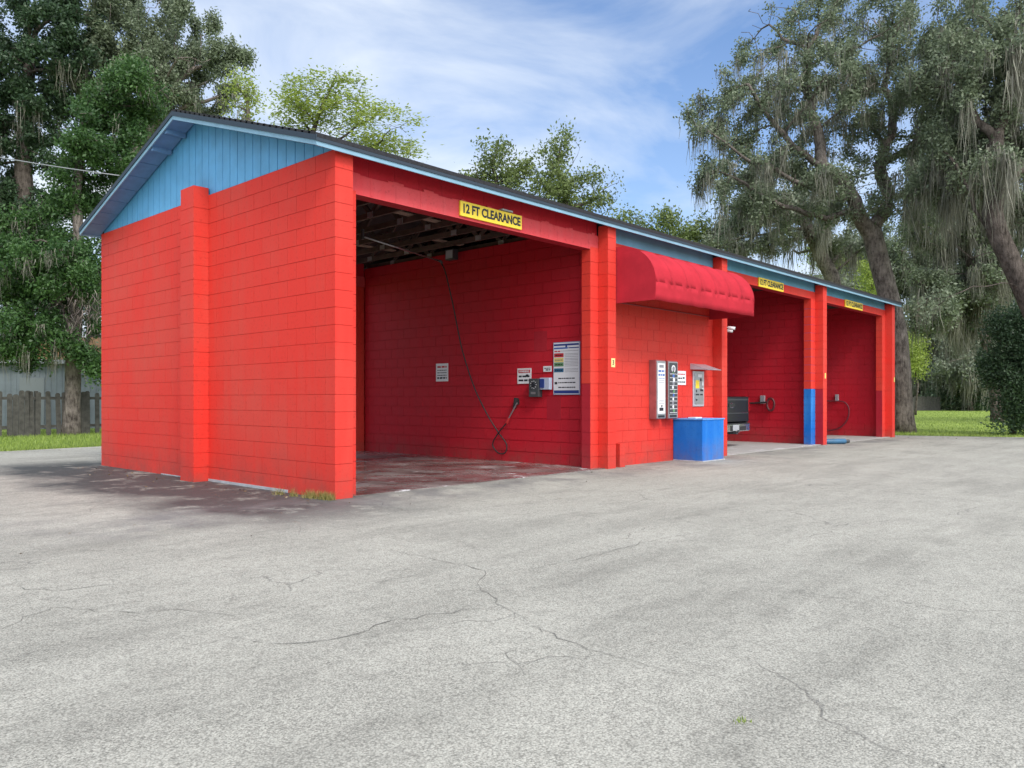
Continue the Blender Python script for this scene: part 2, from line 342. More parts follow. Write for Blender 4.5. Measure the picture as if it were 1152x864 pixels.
def asphalt_mat():
    m = bpy.data.materials.new('weathered_asphalt'); m.use_nodes = True
    n = m.node_tree.nodes; l = m.node_tree.links; b = n['Principled BSDF']
    b.inputs['Specular IOR Level'].default_value = 0.25
    t = n.new('ShaderNodeTexCoord'); V = t.outputs['Object']
    def noise(sc, det=6, rough=0.6, vec=V, dist=0):
        z = n.new('ShaderNodeTexNoise'); z.inputs['Scale'].default_value = sc; z.inputs['Detail'].default_value = det
        z.inputs['Roughness'].default_value = rough; z.inputs['Distortion'].default_value = dist; l.new(vec, z.inputs['Vector']); return z.outputs['Fac']
    def ramp(src, p0, c0, p1, c1):
        r = n.new('ShaderNodeValToRGB'); e = r.color_ramp.elements
        e[0].position = p0; e[0].color = (*c0, 1) if isinstance(c0, tuple) else (c0, c0, c0, 1)
        e[1].position = p1; e[1].color = (*c1, 1) if isinstance(c1, tuple) else (c1, c1, c1, 1)
        l.new(src, r.inputs[0]); return r.outputs[0]
    def mul(a, bb, fac=1.0, mode='MULTIPLY'):
        x = n.new('ShaderNodeMix'); x.data_type = 'RGBA'; x.blend_type = mode
        if isinstance(fac, float): x.inputs['Factor'].default_value = fac
        else: l.new(fac, x.inputs['Factor'])
        for k, v in (('A', a), ('B', bb)):
            if isinstance(v, tuple): x.inputs[k].default_value = (*v, 1)
            else: l.new(v, x.inputs[k])
        return x.outputs['Result']
    def M(op, a, bb=0.0, cl=False):
        q = n.new('ShaderNodeMath'); q.operation = op; q.use_clamp = cl
        for i, vv in enumerate((a, bb)):
            if isinstance(vv, (int, float)): q.inputs[i].default_value = vv
            else: l.new(vv, q.inputs[i])
        return q.outputs[0]
    base = ramp(noise(0.45, 8, 0.6), 0.3, (0.36, 0.352, 0.31), 0.7, (0.43, 0.42, 0.37))
    # stretched tyre / runoff streaks along the drive
    mpn = n.new('ShaderNodeMapping'); mpn.inputs['Scale'].default_value = (0.35, 1.6, 1); mpn.inputs['Rotation'].default_value = (0, 0, 0.35)
    l.new(V, mpn.inputs['Vector'])
    base = mul(base, ramp(noise(0.9, 7, 0.65, mpn.outputs[0]), 0.30, 0.84, 0.52, 1.03))
    base = mul(base, ramp(noise(2.6, 9, 0.7, V, 0.5), 0.28, 0.80, 0.46, 1.03))
    # aggregate: stones of different tone, dark pits between them
    vo = n.new('ShaderNodeTexVoronoi'); vo.inputs['Scale'].default_value = 125; l.new(V, vo.inputs['Vector'])
    sepc = n.new('ShaderNodeSeparateColor'); l.new(vo.outputs['Color'], sepc.inputs[0])
    base = mul(base, ramp(sepc.outputs[0], 0.0, 0.78, 1.0, 1.20))
    base = mul(base, ramp(vo.outputs['Distance'], 0.40, 1.0, 0.80, 0.62))
    base = mul(base, ramp(noise(85, 6, 0.8), 0.34, 0.28, 0.44, 1.02))
    base = mul(base, ramp(noise(11, 6, 0.8), 0.3, 0.75, 0.5, 1.0))
    base = mul(base, ramp(noise(1.1, 9, 0.72, mpn.outputs[0], 0.3), 0.36, 0.86, 0.50, 1.0))
    pk = ramp(noise(150, 3, 0.6), 0.34, 0.25, 0.44, 1.0)
    pkm = ramp(noise(1.3, 5, 0.6), 0.46, 0.0, 0.6, 1.0)
    base = mul(base, pk, pkm)
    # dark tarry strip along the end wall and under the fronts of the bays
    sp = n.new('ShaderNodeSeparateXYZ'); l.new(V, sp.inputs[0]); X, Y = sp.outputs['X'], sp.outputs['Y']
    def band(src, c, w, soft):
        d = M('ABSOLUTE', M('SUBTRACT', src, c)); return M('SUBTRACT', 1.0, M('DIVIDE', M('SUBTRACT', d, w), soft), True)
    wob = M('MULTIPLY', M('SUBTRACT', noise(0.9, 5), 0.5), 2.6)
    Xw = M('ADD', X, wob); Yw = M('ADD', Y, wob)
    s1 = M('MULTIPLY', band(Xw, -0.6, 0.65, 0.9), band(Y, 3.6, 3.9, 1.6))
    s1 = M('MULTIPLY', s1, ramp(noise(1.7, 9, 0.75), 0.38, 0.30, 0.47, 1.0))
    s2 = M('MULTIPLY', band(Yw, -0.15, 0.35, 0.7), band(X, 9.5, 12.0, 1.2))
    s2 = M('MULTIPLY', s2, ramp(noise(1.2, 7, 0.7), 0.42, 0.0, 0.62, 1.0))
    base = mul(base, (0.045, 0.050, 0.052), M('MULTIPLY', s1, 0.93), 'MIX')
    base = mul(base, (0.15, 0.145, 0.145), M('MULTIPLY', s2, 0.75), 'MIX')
    # fine crack web, only in places
    dv = n.new('ShaderNodeTexVoronoi'); dv.feature = 'DISTANCE_TO_EDGE'; dv.inputs['Scale'].default_value = 0.55
    dn = n.new('ShaderNodeTexNoise'); dn.inputs['Scale'].default_value = 2.2; dn.inputs['Detail'].default_value = 6; l.new(V, dn.inputs['Vector'])
    av = n.new('ShaderNodeMix'); av.data_type = 'RGBA'; av.blend_type = 'ADD'; av.inputs['Factor'].default_value = 0.35
    l.new(V, av.inputs['A']); l.new(dn.outputs['Color'], av.inputs['B']); l.new(av.outputs['Result'], dv.inputs['Vector'])
    ck = ramp(dv.outputs['Distance'], 0.0, 1.0, 0.0026, 0.0)
    ck = M('MULTIPLY', ck, ramp(noise(0.5, 4), 0.5, 0.0, 0.56, 1.0))
    ckd = M('MULTIPLY', ck, 0.5)
    base = mul(base, (0.09, 0.085, 0.08), ckd, 'MIX')
    l.new(base, b.inputs['Base Color'])
    l.new(ramp(s1, 0.0, 0.92, 1.0, 0.6), b.inputs['Roughness'])
    h = M('ADD', M('MULTIPLY', vo.outputs['Distance'], -0.6), M('MULTIPLY', noise(30, 6, 0.7), 0.8))
    h = M('SUBTRACT', h, M('MULTIPLY', ck, 1.5))
    bp = n.new('ShaderNodeBump'); bp.inputs['Strength'].default_value = 0.6; bp.inputs['Distance'].default_value = 0.006
    l.new(h, bp.inputs['Height']); l.new(bp.outputs[0], b.inputs['Normal'])
    return m
ASPH = asphalt_mat()
def ragged(a, b, step=0.35, amp=0.10):
    a, b = Vector(a), Vector(b); n = max(2, int((b - a).length / step)); d = (b - a).normalized(); q = Vector((-d.y, d.x))
    return [a + (b - a) * i / n + q * random.uniform(-amp, amp) for i in range(n)]
outline = [Vector((-45, -45)), Vector((23.6, -45))]
outline += ragged((23.6, -20), (22.9, -3.0)) + ragged((22.9, -3.0), (21.75, 0.2), .2, .06) + ragged((21.75, .2), (21.9, 17.0))
outline += ragged((21.9, 17.0), (-10, 10.6)) + [Vector((-45, 5))]
pv = MB(); pv.add([(p.x, p.y, 0.0) for p in outline], [tuple(range(len(outline)))])
pave = pv.build('asphalt_pavement', ASPH, kind='structure')

# long meandering cracks in the asphalt, part of the pavement
ck = MB()
def crack(pxs, w=0.012):
    pts = []
    g = []
    for px, py in pxs:
        d = HC * F / (py - HZ); p = at(px, py, d); g.append(Vector((p.x, p.y, 0)))
    for a, b in zip(g, g[1:]):
        n = max(2, int((b - a).length / 0.07)); q = Vector((-(b - a).y, (b - a).x, 0)).normalized()
        for i in range(n): pts.append(a + (b - a) * i / n + q * random.gauss(0, 0.016))
    pts.append(g[-1]); vs = []
    for i, p in enumerate(pts):
        d = (pts[min(i+1, len(pts)-1)] - pts[max(i-1, 0)]).normalized(); q = Vector((-d.y, d.x, 0))
        ww = w * .75 * random.uniform(0.15, 1.0) * (0.3 + 0.7 * math.sin(math.pi * min(max(i / len(pts), .03), .97)))
        vs += [p + q * ww / 2 + Vector((0, 0, .004)), p - q * ww / 2 + Vector((0, 0, .004))]
    ck.add(vs, [(2*i, 2*i+1, 2*i+3, 2*i+2) for i in range(len(pts) - 1)])
crack([(10,657),(30,663),(65,664),(100,661),(140,657)], .012)
crack([(0,708),(45,690),(60,683),(110,688),(155,690),(200,685),(265,694)], .012)
crack([(200,717),(245,715),(285,722),(350,724),(400,713),(430,700),(480,692),(560,682)], .012)
crack([(440,620),(480,628),(530,638),(547,645),(536,657),(555,675),(575,690),(610,712)], .013)
crack([(420,657),(480,645)], .008)
crack([(547,642),(600,640),(660,627),(740,607),(850,588)], .010)
crack([(580,690),(640,722),(690,738),(735,752)], .010)
crack([(850,548),(920,556),(1000,566),(1140,563)], .014)
crack([(0,617),(120,620),(250,618)], .008)
crack([(600,712),(570,735),(590,760)], .006)
ck.build('crack', mat('crack_filling', (0.15, 0.145, 0.13), 0.95), pave)

# wet wash-bay floor slab
def floor_mat():
    m = bpy.data.materials.new('wet_bay_concrete'); m.use_nodes = True
    n = m.node_tree.nodes; l = m.node_tree.links; b = n['Principled BSDF']
    t = n.new('ShaderNodeTexCoord')
    def noise(sc, d=7, r=0.65, dist=0.0):
        z = n.new('ShaderNodeTexNoise'); z.inputs['Scale'].default_value = sc; z.inputs['Detail'].default_value = d
        z.inputs['Roughness'].default_value = r; z.inputs['Distortion'].default_value = dist
        l.new(t.outputs['Object'], z.inputs['Vector']); return z.outputs['Fac']
    r = n.new('ShaderNodeValToRGB'); e = r.color_ramp.elements
    e[0].position = .35; e[0].color = (0.06, 0.036, 0.032, 1); e[1].position = .60; e[1].color = (0.27, 0.235, 0.225, 1)
    l.new(noise(1.0), r.inputs[0])
    foam = n.new('ShaderNodeValToRGB'); foam.color_ramp.elements[0].position = .58; foam.color_ramp.elements[0].color = (0,0,0,1)
    foam.color_ramp.elements[1].position = .66; foam.color_ramp.elements[1].color = (1,1,1,1)
    l.new(noise(1.6, 9, .7, 1.2), foam.inputs[0])
    x = n.new('ShaderNodeMix'); x.data_type = 'RGBA'; x.inputs['B'].default_value = (0.62, 0.6, 0.62, 1)
    sx_ = n.new('ShaderNodeSeparateXYZ'); l.new(t.outputs['Object'], sx_.inputs[0])
    mr = n.new('ShaderNodeMapRange'); mr.inputs['From Min'].default_value = 6.5; mr.inputs['From Max'].default_value = 1.0
    l.new(sx_.outputs['Y'], mr.inputs['Value'])
    fm = n.new('ShaderNodeMath'); fm.operation = 'MULTIPLY'; l.new(foam.outputs[0], fm.inputs[0]); l.new(mr.outputs[0], fm.inputs[1])
    # the two right-hand bays are drier, greyer concrete
    gx = n.new('ShaderNodeMapRange'); gx.inputs['From Min'].default_value = 9.0; gx.inputs['From Max'].default_value = 9.5
    l.new(sx_.outputs['X'], gx.inputs['Value'])
    g = n.new('ShaderNodeMix'); g.data_type = 'RGBA'; g.inputs['B'].default_value = (0.36, 0.345, 0.33, 1)
    l.new(gx.outputs[0], g.inputs['Factor']); l.new(r.outputs[0], g.inputs['A'])
    l.new(g.outputs['Result'], x.inputs['A']); l.new(fm.outputs[0], x.inputs['Factor']); l.new(x.outputs['Result'], b.inputs['Base Color'])
    rr = n.new('ShaderNodeMapRange'); rr.inputs['From Min'].default_value = .4; rr.inputs['From Max'].default_value = .6
    rr.inputs['To Min'].default_value = 0.06; rr.inputs['To Max'].default_value = 0.42
    l.new(noise(0.8, 5), rr.inputs['Value'])
    ra = n.new('ShaderNodeMath'); ra.operation = 'MULTIPLY_ADD'; ra.inputs[1].default_value = .55; ra.use_clamp = True
    l.new(gx.outputs[0], ra.inputs[0]); l.new(rr.outputs[0], ra.inputs[2]); l.new(ra.outputs[0], b.inputs['Roughness'])
    bp = n.new('ShaderNodeBump'); bp.inputs['Strength'].default_value = .15; bp.inputs['Distance'].default_value = .01
    l.new(noise(14), bp.inputs['Height']); l.new(bp.outputs[0], b.inputs['Normal'])
    return m
FLOOR = floor_mat()
fl = MB()
for a, b in ((0.25, 5.40), (9.58, 14.72), (14.97, 20.2)):
    fl.box((a - .02, 0.06, -0.1), (b + .02, 6.96, 0.012))
fl.build('bay_floor', FLOOR, kind='structure')

# ------------------------------------------------------------------ car wash building
CW = empty('car_wash_building', (10, 3.5, 0))
tag(CW, 'long red concrete block car wash with open bays, light blue gable and dark shingle roof', 'building')
OFF = Vector((10, 3.5, 0))
def cw(mb, name, mats, parent=None, **k):
    o = mb.build(name, mats, None, **k)
    if parent is None:
        o.parent = CW; o.location = -OFF
    else:
        o.parent = parent
    return o
CH = 0.2032
def blocks(mb, x0, x1, y0, y1, z0=0.0, z1=20*CH, mf=None, off=0.0, jit=0.0012, gap=0.0065, vg=0.005, bl=0.4064, inset=0.007):
    """a block wall: recessed mortar core and every block as its own box"""
    i = inset
    mb.tone = 0.35
    mb.box((x0+i, y0+i, z0 + .001), (x1-i, y1-i, z1-i), mf=(lambda f: mf(0, f)) if mf else None)
    alongx = (x1 - x0) > (y1 - y0)
    a0, a1 = (x0, x1) if alongx else (y0, y1)
    k0 = int(round(z0 / CH)); n = int(round((z1 - z0) / CH))
    for k in range(n):
        za = z0 + k * CH + (0 if k == 0 else gap / 2); zb = z0 + (k + 1) * CH - gap / 2
        if k == n - 1: zb = z1
        s = a0 - bl + ((k + k0) % 2) * bl / 2 + off
        while s < a1:
            e = s + bl; p, q = max(s + vg/2, a0), min(e - vg/2, a1)
            if q - p > 0.03:
                jj = random.uniform(-jit, jit); mb.tone = random.random()
                g = (lambda f, kk=k + k0: mf(kk, f)) if mf else None
                if alongx: mb.box((p, y0 + jj, za), (q, y1 + jj, zb), mf=g)
                else: mb.box((x0 + jj, p, za), (x1 + jj, q, zb), mf=g)
            s = e
    mb.tone = 0.5
    return mb
TOP = 20 * CH
Y1 = 7.02
# end walls
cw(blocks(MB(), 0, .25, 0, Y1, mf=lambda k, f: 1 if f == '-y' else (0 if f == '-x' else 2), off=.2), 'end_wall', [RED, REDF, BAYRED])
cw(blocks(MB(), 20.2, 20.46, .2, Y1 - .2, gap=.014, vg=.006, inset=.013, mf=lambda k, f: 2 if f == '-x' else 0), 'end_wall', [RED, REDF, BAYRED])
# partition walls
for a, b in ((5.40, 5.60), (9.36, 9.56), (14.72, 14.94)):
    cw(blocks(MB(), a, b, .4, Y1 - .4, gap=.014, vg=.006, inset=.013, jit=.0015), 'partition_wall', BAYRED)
# equipment room front / back
cw(blocks(MB(), 5.60, 9.36, .2, .4, z1=19*CH, mf=lambda k, f: 1 if f == '-y' else 0, off=.1), 'front_wall', [BAYRED, REDF])
cw(blocks(MB(), 5.60, 9.36, Y1 - .4, Y1 - .2), 'rear_wall', RED)
# pilasters, jambs front and rear
PIL = [(5.40, 5.63), (9.36, 9.59), (14.72, 14.97), (20.2, 20.46)]
def pmf(low):
    def f(k, face):
        if face == '-x' and k < 7 and low: return 2
        if face == '-x': return 1
        return 0
    return f
for i, (a, b) in enumerate(PIL):
    cw(blocks(MB(), a, b, 0, .2, mf=pmf(i == 2), bl=.7), 'pilaster', [REDF, RED, CRIM])
    cw(blocks(MB(), a, b, Y1 - .2, Y1, mf=pmf(False), bl=.7), 'pilaster', [REDF, RED, CRIM])
# jambs: (x0, x1, which dado colour)
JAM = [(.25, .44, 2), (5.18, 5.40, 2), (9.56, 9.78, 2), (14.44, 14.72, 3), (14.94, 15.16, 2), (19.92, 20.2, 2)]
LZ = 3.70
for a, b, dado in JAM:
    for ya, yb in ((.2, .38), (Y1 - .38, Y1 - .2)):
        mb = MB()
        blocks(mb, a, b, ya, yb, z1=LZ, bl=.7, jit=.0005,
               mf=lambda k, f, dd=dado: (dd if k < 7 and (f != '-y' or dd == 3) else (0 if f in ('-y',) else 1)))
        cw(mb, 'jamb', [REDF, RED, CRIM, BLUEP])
# lintels and headers
BAYS = [(.25, 5.40), (9.56, 14.72), (14.94, 20.2)]
for i, (a, b) in enumerate(BAYS):
    for ya, yb, front in ((.2, .4, True), (Y1 - .4, Y1 - .2, False)):
        lt = MB()
        x = a
        while x < b - .01:
            e = min(x + 0.4064, b); lt.tone = random.random()
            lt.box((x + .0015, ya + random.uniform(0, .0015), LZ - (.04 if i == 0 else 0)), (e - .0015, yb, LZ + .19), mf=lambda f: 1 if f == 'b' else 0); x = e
        cw(lt, 'lintel', [PINK if i == 0 else REDF, CRIM])
        hd = MB()
        if i == 0:
            x = a
            while x < b - .01:
                e = min(x + 0.4064, b); hd.tone = random.random()
                hd.box((x + .002, ya + .028 + random.uniform(0, .002), LZ + .19), (e - .002, yb - .01, TOP + .12)); x = e
            hd_m = BAYRED
            # ragged mortar ledge on top of the lintel
            if front:
                ml = MB(); n = 60
                for k in range(n):
                    xa = a + (b - a) * k / n; xb = a + (b - a) * (k + 1) / n; h = .012 + .03 * max(0, math.sin(k * .9) + random.uniform(-.5, .6))
                    ml.box((xa, ya + .004, LZ + .19), (xb, ya + .03, LZ + .19 + h))
                cw(ml, 'mortar_ledge', PINK)
        else:
            hd.box((a, ya + .02, LZ + .19), (b, yb, TOP + .125)); hd_m = BLUEB
            hd.box((a, ya + .008, LZ + .185), (b, ya + .02, LZ + .21))
        cw(hd, 'header_board', hd_m)
hd = MB().box((5.63, .205, 19*CH + .002), (9.36, .4, TOP + .125)); cw(hd, 'header_board', BLUEB)
# mid pilaster on the end wall (stands proud of the top), stub pier, footing
cw(blocks(MB(), -.22, -.001, 3.07, 3.48, z1=TOP + .10, bl=.8, jit=.0006, mf=lambda k, f: 1 if f == '-y' else 0), 'pilaster', [RED, RED])
cw(blocks(MB(), 5.79, 5.95, .03, .198, z1=2*CH, bl=.8, jit=.0005, gap=.004), 'pier_stub', REDF)
for a, b in (((-.010, 1.0, -.05), (.1, 3.06, .035)), ((-.010, 3.5, -.05), (.1, 4.6, .014))): cw(MB().box(a, b), 'footing', CONC)

# roof
EY, RZ, EZ = -.08, 5.26, 4.11      # eave overhang, ridge deck height, eave deck height
SL = (RZ - EZ) / (3.51 - EY)
XA, XB = -.30, 20.76
def slope(side, y, dz=0):          # height of roof deck at y
    return (EZ + (y - EY) * SL if side == 0 else EZ + (Y1 - EY - y) * SL) + dz
dk = MB()
dk.add([(XA,EY,EZ),(XB,EY,EZ),(XB,3.51,RZ),(XA,3.51,RZ),(XA,Y1-EY,EZ),(XB,Y1-EY,EZ)], [(0,1,2,3),(3,2,5,4)])
roof = cw(dk, 'roof', DECK)
md = roof.modifiers.new('thickness', 'SOLIDIFY'); md.thickness = .018; md.offset = -1
sh = MB()
NC = 26
for s in (0, 1):
    for k in range(NC):
        t0, t1 = k / NC, (k + 1) / NC
        ya, yb = EY - .035 + (3.51 - EY + .035) * t0, EY - .035 + (3.51 - EY + .035) * t1 + (.04 if k < NC-1 else 0)
        x = XA - .02
        while x < XB + .02:
            w = random.uniform(2.5, 3.5); e = min(x + w, XB + .02); j = random.uniform(-.001, .001)
            th = .05 if k == 0 else .042
            za = EZ + (ya - EY) * SL + .006 + (.012 if k else 0); zb = EZ + (yb - EY) * SL + .008
            P = lambda y: y if s == 0 else Y1 - y
            sh.tone = random.random()
            sh.add([(x,P(ya)+j,za),(e,P(ya)+j,za),(e,P(yb),zb),(x,P(yb),zb),
                    (x,P(ya)+j,za+th),(e,P(ya)+j,za+th),(e,P(yb),zb+th*.96),(x,P(yb),zb+th*.96)],
                   [(0,1,2,3),(4,5,6,7),(0,1,5,4),(1,2,6,5),(3,0,4,7)])
            x = e
sh.add([(XA-.02,3.36,RZ+.0),(XB+.02,3.36,RZ+.0),(XB+.02,3.51,RZ+.055),(XA-.02,3.51,RZ+.055),(XA-.02,3.66,RZ+.0),(XB+.02,3.66,RZ+.0)], [(0,1,2,3),(3,2,5,4)])
cw(sh, 'shingles', SHING)
fa = MB()
for yy in (EY - .018, Y1 - EY):
    fa.box((XA - .018, yy, 4.015), (XB + .018, yy + .018, EZ - .012))
for xx in (XA - .02, XB + .002):
    for s in (0, 1):
        y0, y1 = (EY - .02, 3.51) if s == 0 else (Y1 - EY + .02, 3.51)
        z0 = EZ - .012
        fa.add([(xx,y0,z0-.083),(xx,y1,RZ-.095),(xx,y1,RZ-.012),(xx,y0,z0),(xx+.018,y0,z0-.083),(xx+.018,y1,RZ-.095),(xx+.018,y1,RZ-.012),(xx+.018,y0,z0)],
               [(0,1,2,3),(4,5,6,7),(0,1,5,4),(1,2,6,5),(2,3,7,6),(3,0,4,7)])
cw(fa, 'fascia', FASC)
dr = MB()
for yy in (EY - .032, Y1 - EY + .019):
    dr.box((XA - .03, yy, EZ - .045), (XB + .03, yy + .012, EZ + .028))
for xx in (XA - .034, XB + .022):
    for s in (0, 1):
        y0, y1 = (EY - .02, 3.51) if s == 0 else (Y1 - EY + .02, 3.51)
        dr.add([(xx,y0,EZ-.042),(xx,y1,RZ-.042),(xx,y1,RZ+.02),(xx,y0,EZ+.02),(xx+.012,y0,EZ-.042),(xx+.012,y1,RZ-.042),(xx+.012,y1,RZ+.02),(xx+.012,y0,EZ+.02)],
               [(0,1,2,3),(4,5,6,7),(0,1,5,4),(1,2,6,5),(2,3,7,6),(3,0,4,7)])
cw(dr, 'drip_edge', DRIP)
# soffit boards under the rakes and eaves
for xa, xb in ((XA + .0, .0), (20.47, XB)):
    for s in (0, 1):
        n = 9; so = MB()
        for k in range(n):
            ya = EY + (3.51 - EY) * (k + .02) / n; yb = EY + (3.51 - EY) * (k + .98) / n
            P = lambda y: y if s == 0 else Y1 - y
            za, zb = EZ + (ya - EY) * SL - .07, EZ + (yb - EY) * SL - .07
            so.add([(xa,P(ya),za),(xb,P(ya),za),(xb,P(yb),zb),(xa,P(yb),zb),(xa,P(ya),za+.045),(xb,P(ya),za+.045),(xb,P(yb),zb+.045),(xa,P(yb),zb+.045)],
                   [(0,1,2,3),(4,5,6,7),(0,1,5,4),(1,2,6,5),(2,3,7,6),(3,0,4,7)])
        cw(so, 'soffit', SOFF)
for s, yy in ((1, 2.75), (1, 3.22)):
    lk = MB(); P = yy if s == 0 else Y1 - yy
    z = EZ + (yy - EY) * SL - .085
    lk.box((XA + .01, P - .03, z - .045), (-.004, P + .03, z + .03)); cw(lk, 'lookout', SOFF)
# gable siding: grooved vertical boards
for xg, d in ((.0, 1), (20.46, -1)):
    gb = MB(); bw = .203; y = .06
    while y < Y1 - .06:
        e = min(y + bw, Y1 - .06)
        zt = lambda q: (EZ + (min(q, Y1 - q) - EY) * SL) - .03
        pol = [(y + .006, TOP + .012), (e - .006, TOP + .012), (e - .006, zt(e))]
        if y < 3.51 < e: pol.append((3.51, zt(3.51)))
        pol.append((y + .006, zt(y)))
        gb.tone = random.random()
        gb.prism(pol, xg + (.02 if d == 1 else -.045), 'x', .025)
        y = e
    gb.prism([(.05, TOP), (Y1 - .05, TOP), (3.51, zt(3.51) - .02)], xg + (.035 if d == 1 else -.06), 'x', .02)
    cw(gb, 'gable_siding', BLUE)
# trusses
xt = .6
while xt < 20.2:
    tr = MB(); zb = TOP + .045
    tr.bar((xt, .42, zb), (xt, Y1 - .42, zb), .04, .09)
    tr.bar((xt, .42, EZ - .06 + .50 * SL), (xt, 3.51, RZ - .06), .04, .09); tr.bar((xt, Y1 - EY - .02, EZ - .06), (xt, 3.51, RZ - .06), .04, .09)
    for ya, yb in ((1.4, 1.9), (2.5, 1.9), (2.5, 3.51), (4.52, 3.51), (4.52, 5.12), (5.62, 5.12)):
        zz = lambda q: EZ + (min(q, Y1 - q) - EY) * SL - .1
        if ya in (1.4, 5.62): tr.bar((xt, 2.5 if ya == 1.4 else 4.52, zb), (xt, yb, zz(yb)), .036, .08)
        elif yb == 3.51: tr.bar((xt, ya, zb), (xt, yb, zz(yb)), .036, .08)
        else: tr.bar((xt, 1.3 if ya == 2.5 else 5.72, zb), (xt, yb, zz(yb)), .036, .08)
    for yy in (1.3, 2.5, 4.52, 5.72):
        tr.box((xt - .026, yy - .07, zb - .04), (xt - .0205, yy + .07, zb + .05), mi=1)
    cw(tr, 'truss', [WOOD, GALV]); xt += .61
# loose bracing boards on the bay ceiling
BRD = mat('bare_board', (0.28, 0.2, 0.16), 0.8, var=.3)
for x, y, l_, a in ((1.1, 3.0, 1.6, .1), (1.7, 4.4, 1.4, .0), (2.6, 2.2, 1.1, .05), (3.3, 4.9, 1.5, -.05), (4.3, 3.4, 1.0, .0)):
    cw(MB().bar((x, y, TOP + .10), (x + l_, y + a, TOP + .10), .14, .018), 'bracing_board', BRD)

# ------------------------------------------------------------------ lettering helper
def text(body, size, loc, rot, material, name, parent, width=None, bold=0.0, align='CENTER'):
    cu = bpy.data.curves.new(name, 'FONT'); cu.body = body; cu.size = size; cu.align_x = align; cu.align_y = 'CENTER'
    cu.offset = bold; cu.extrude = .0008; cu.resolution_u = 4
    tmp = bpy.data.objects.new('tmp', cu); COL.objects.link(tmp)
    dg = bpy.context.evaluated_depsgraph_get(); dg.update()
    me = bpy.data.meshes.new_from_object(tmp.evaluated_get(dg)); bpy.data.objects.remove(tmp)
    xs = [v.co.x for v in me.vertices]; w = max(xs) - min(xs)
    if width:
        k = width / w
        for v in me.vertices: v.co.x *= k
    me.materials.clear(); me.materials.append(material)
    o = bpy.data.objects.new(name, me); COL.objects.link(o); o.location = loc; o.rotation_euler = rot
    o.parent = parent
    return o
FRONT = (R(90), 0, 0)             # lettering that faces -Y
LEFTF = (R(90), 0, R(-90))        # lettering that faces -X

# clearance signs
for i, (xa, xb, lab) in enumerate(((2.17, 3.44, 'yellow 12 FT CLEARANCE sign over the nearest open bay, largest of the three'),
                      (11.43, 12.74, 'yellow 12 FT CLEARANCE sign over the bay where the black truck is parked'),
                      (16.77, 18.13, 'yellow 12 FT CLEARANCE sign over the farthest bay, at the right end'))):
    s = empty('clearance_sign', ((xa + xb) / 2, .175, 3.80))
    tag(s, lab, 'sign', 'yellow clearance signs above the wash bays')
    w = (xb - xa) / 2
    MB().box((-w, -.004, -.103), (w, .024, .103)).build('panel', YEL, s, bevel=.002)
    text('12 FT CLEARANCE', .17, (0, -.0062, 0), FRONT, BLK, 'lettering', s, width=w * 1.86, bold=.0062)
sh_ = MB().box((3.0, .15, 3.915), (3.22, .24, 3.935)); cw(sh_, 'mortar_dab', CONC)

# ------------------------------------------------------------------ awning
aw = empty('entrance_awning', (7.42, .2, 2.85))
tag(aw, 'red canvas barrel awning over the vending wall between two pilasters', 'awning')
AX0, AX1, AD = -1.77, 1.79, .97
prof = []
nseg = 14
prof.append((-.002, .86)); prof.append((-.14, .872))
for k in range(nseg - 1):
    a = math.pi / 2 * k / (nseg - 2)
    prof.append((-.26 - .71 * math.sin(a), .235 + .64 * math.cos(a)))
cl = MB(); NX = 84
def rib(x):
    p = abs(((x - AX0) / (AX1 - AX0) * 7) % 1 - .5) * 2    # 1 at the frame hoops
    return -.020 * (1 - p ** 2.2)
vs = []
for i in range(NX + 1):
    x = AX0 + (AX1 - AX0) * i / NX
    rr = rib(x)
    for (y, z) in prof:
        n_ = Vector((0, min(0, y + .26), z - .235)); n_.normalize() if n_.length else None
        vs.append((x, y + n_.y * rr + random.gauss(0, .0008), z + n_.z * rr))
    for zz in (.222, .16, .08, .0):
        wv = .006 * math.sin(i * .9 + zz * 9) * (1 - zz / .24)
        vs.append((x, -AD + .012 - wv * .6, zz - .07 * (1 - zz / .222) + .004 * math.sin(i * .5)))
NP = nseg + 5
fs = [(i*NP+k, i*NP+k+1, (i+1)*NP+k+1, (i+1)*NP+k) for i in range(NX) for k in range(NP - 1)]
cl.add(vs, fs)
o = cl.build('canopy', AWN, aw, smooth=True)
es = o.modifiers.new('crease', 'EDGE_SPLIT'); es.split_angle = R(14)
md = o.modifiers.new('thickness', 'SOLIDIFY'); md.thickness = .003
for x in (AX0, AX1):
    ed = MB()
    pl = [(x, y, z) for (y, z) in prof] + [(x, -AD + .012, -.068), (x, -.001, -.068)]
    pl2 = [(x + .004, p[1], p[2]) for p in pl]; n = len(pl)
    ed.add(pl + pl2, [tuple(range(n)), tuple(range(n, 2*n))[::-1]] + [(i, (i+1) % n, n + (i+1) % n, n + i) for i in range(n)])
    ed.build('end_panel', AWN, aw)
fr = MB()
for k in range(8):
    x = AX0 + .02 + (AX1 - AX0 - .04) * k / 7
    fr.tube([(x, y * .95, z - .03) for (y, z) in prof[::2]] + [(x, -AD * .93, -.01)], .011, 6)
fr.tube([(AX0 + .02, -AD * .93, -.012), (AX1 - .02, -AD * .93, -.012)], .012, 6)
fr.tube([(AX0 + .02, -.02, -.012), (AX1 - .02, -.02, -.012)], .012, 6)
fr.build('frame', mat('red_tube_paint', (.3, .015, .02), .5), aw)

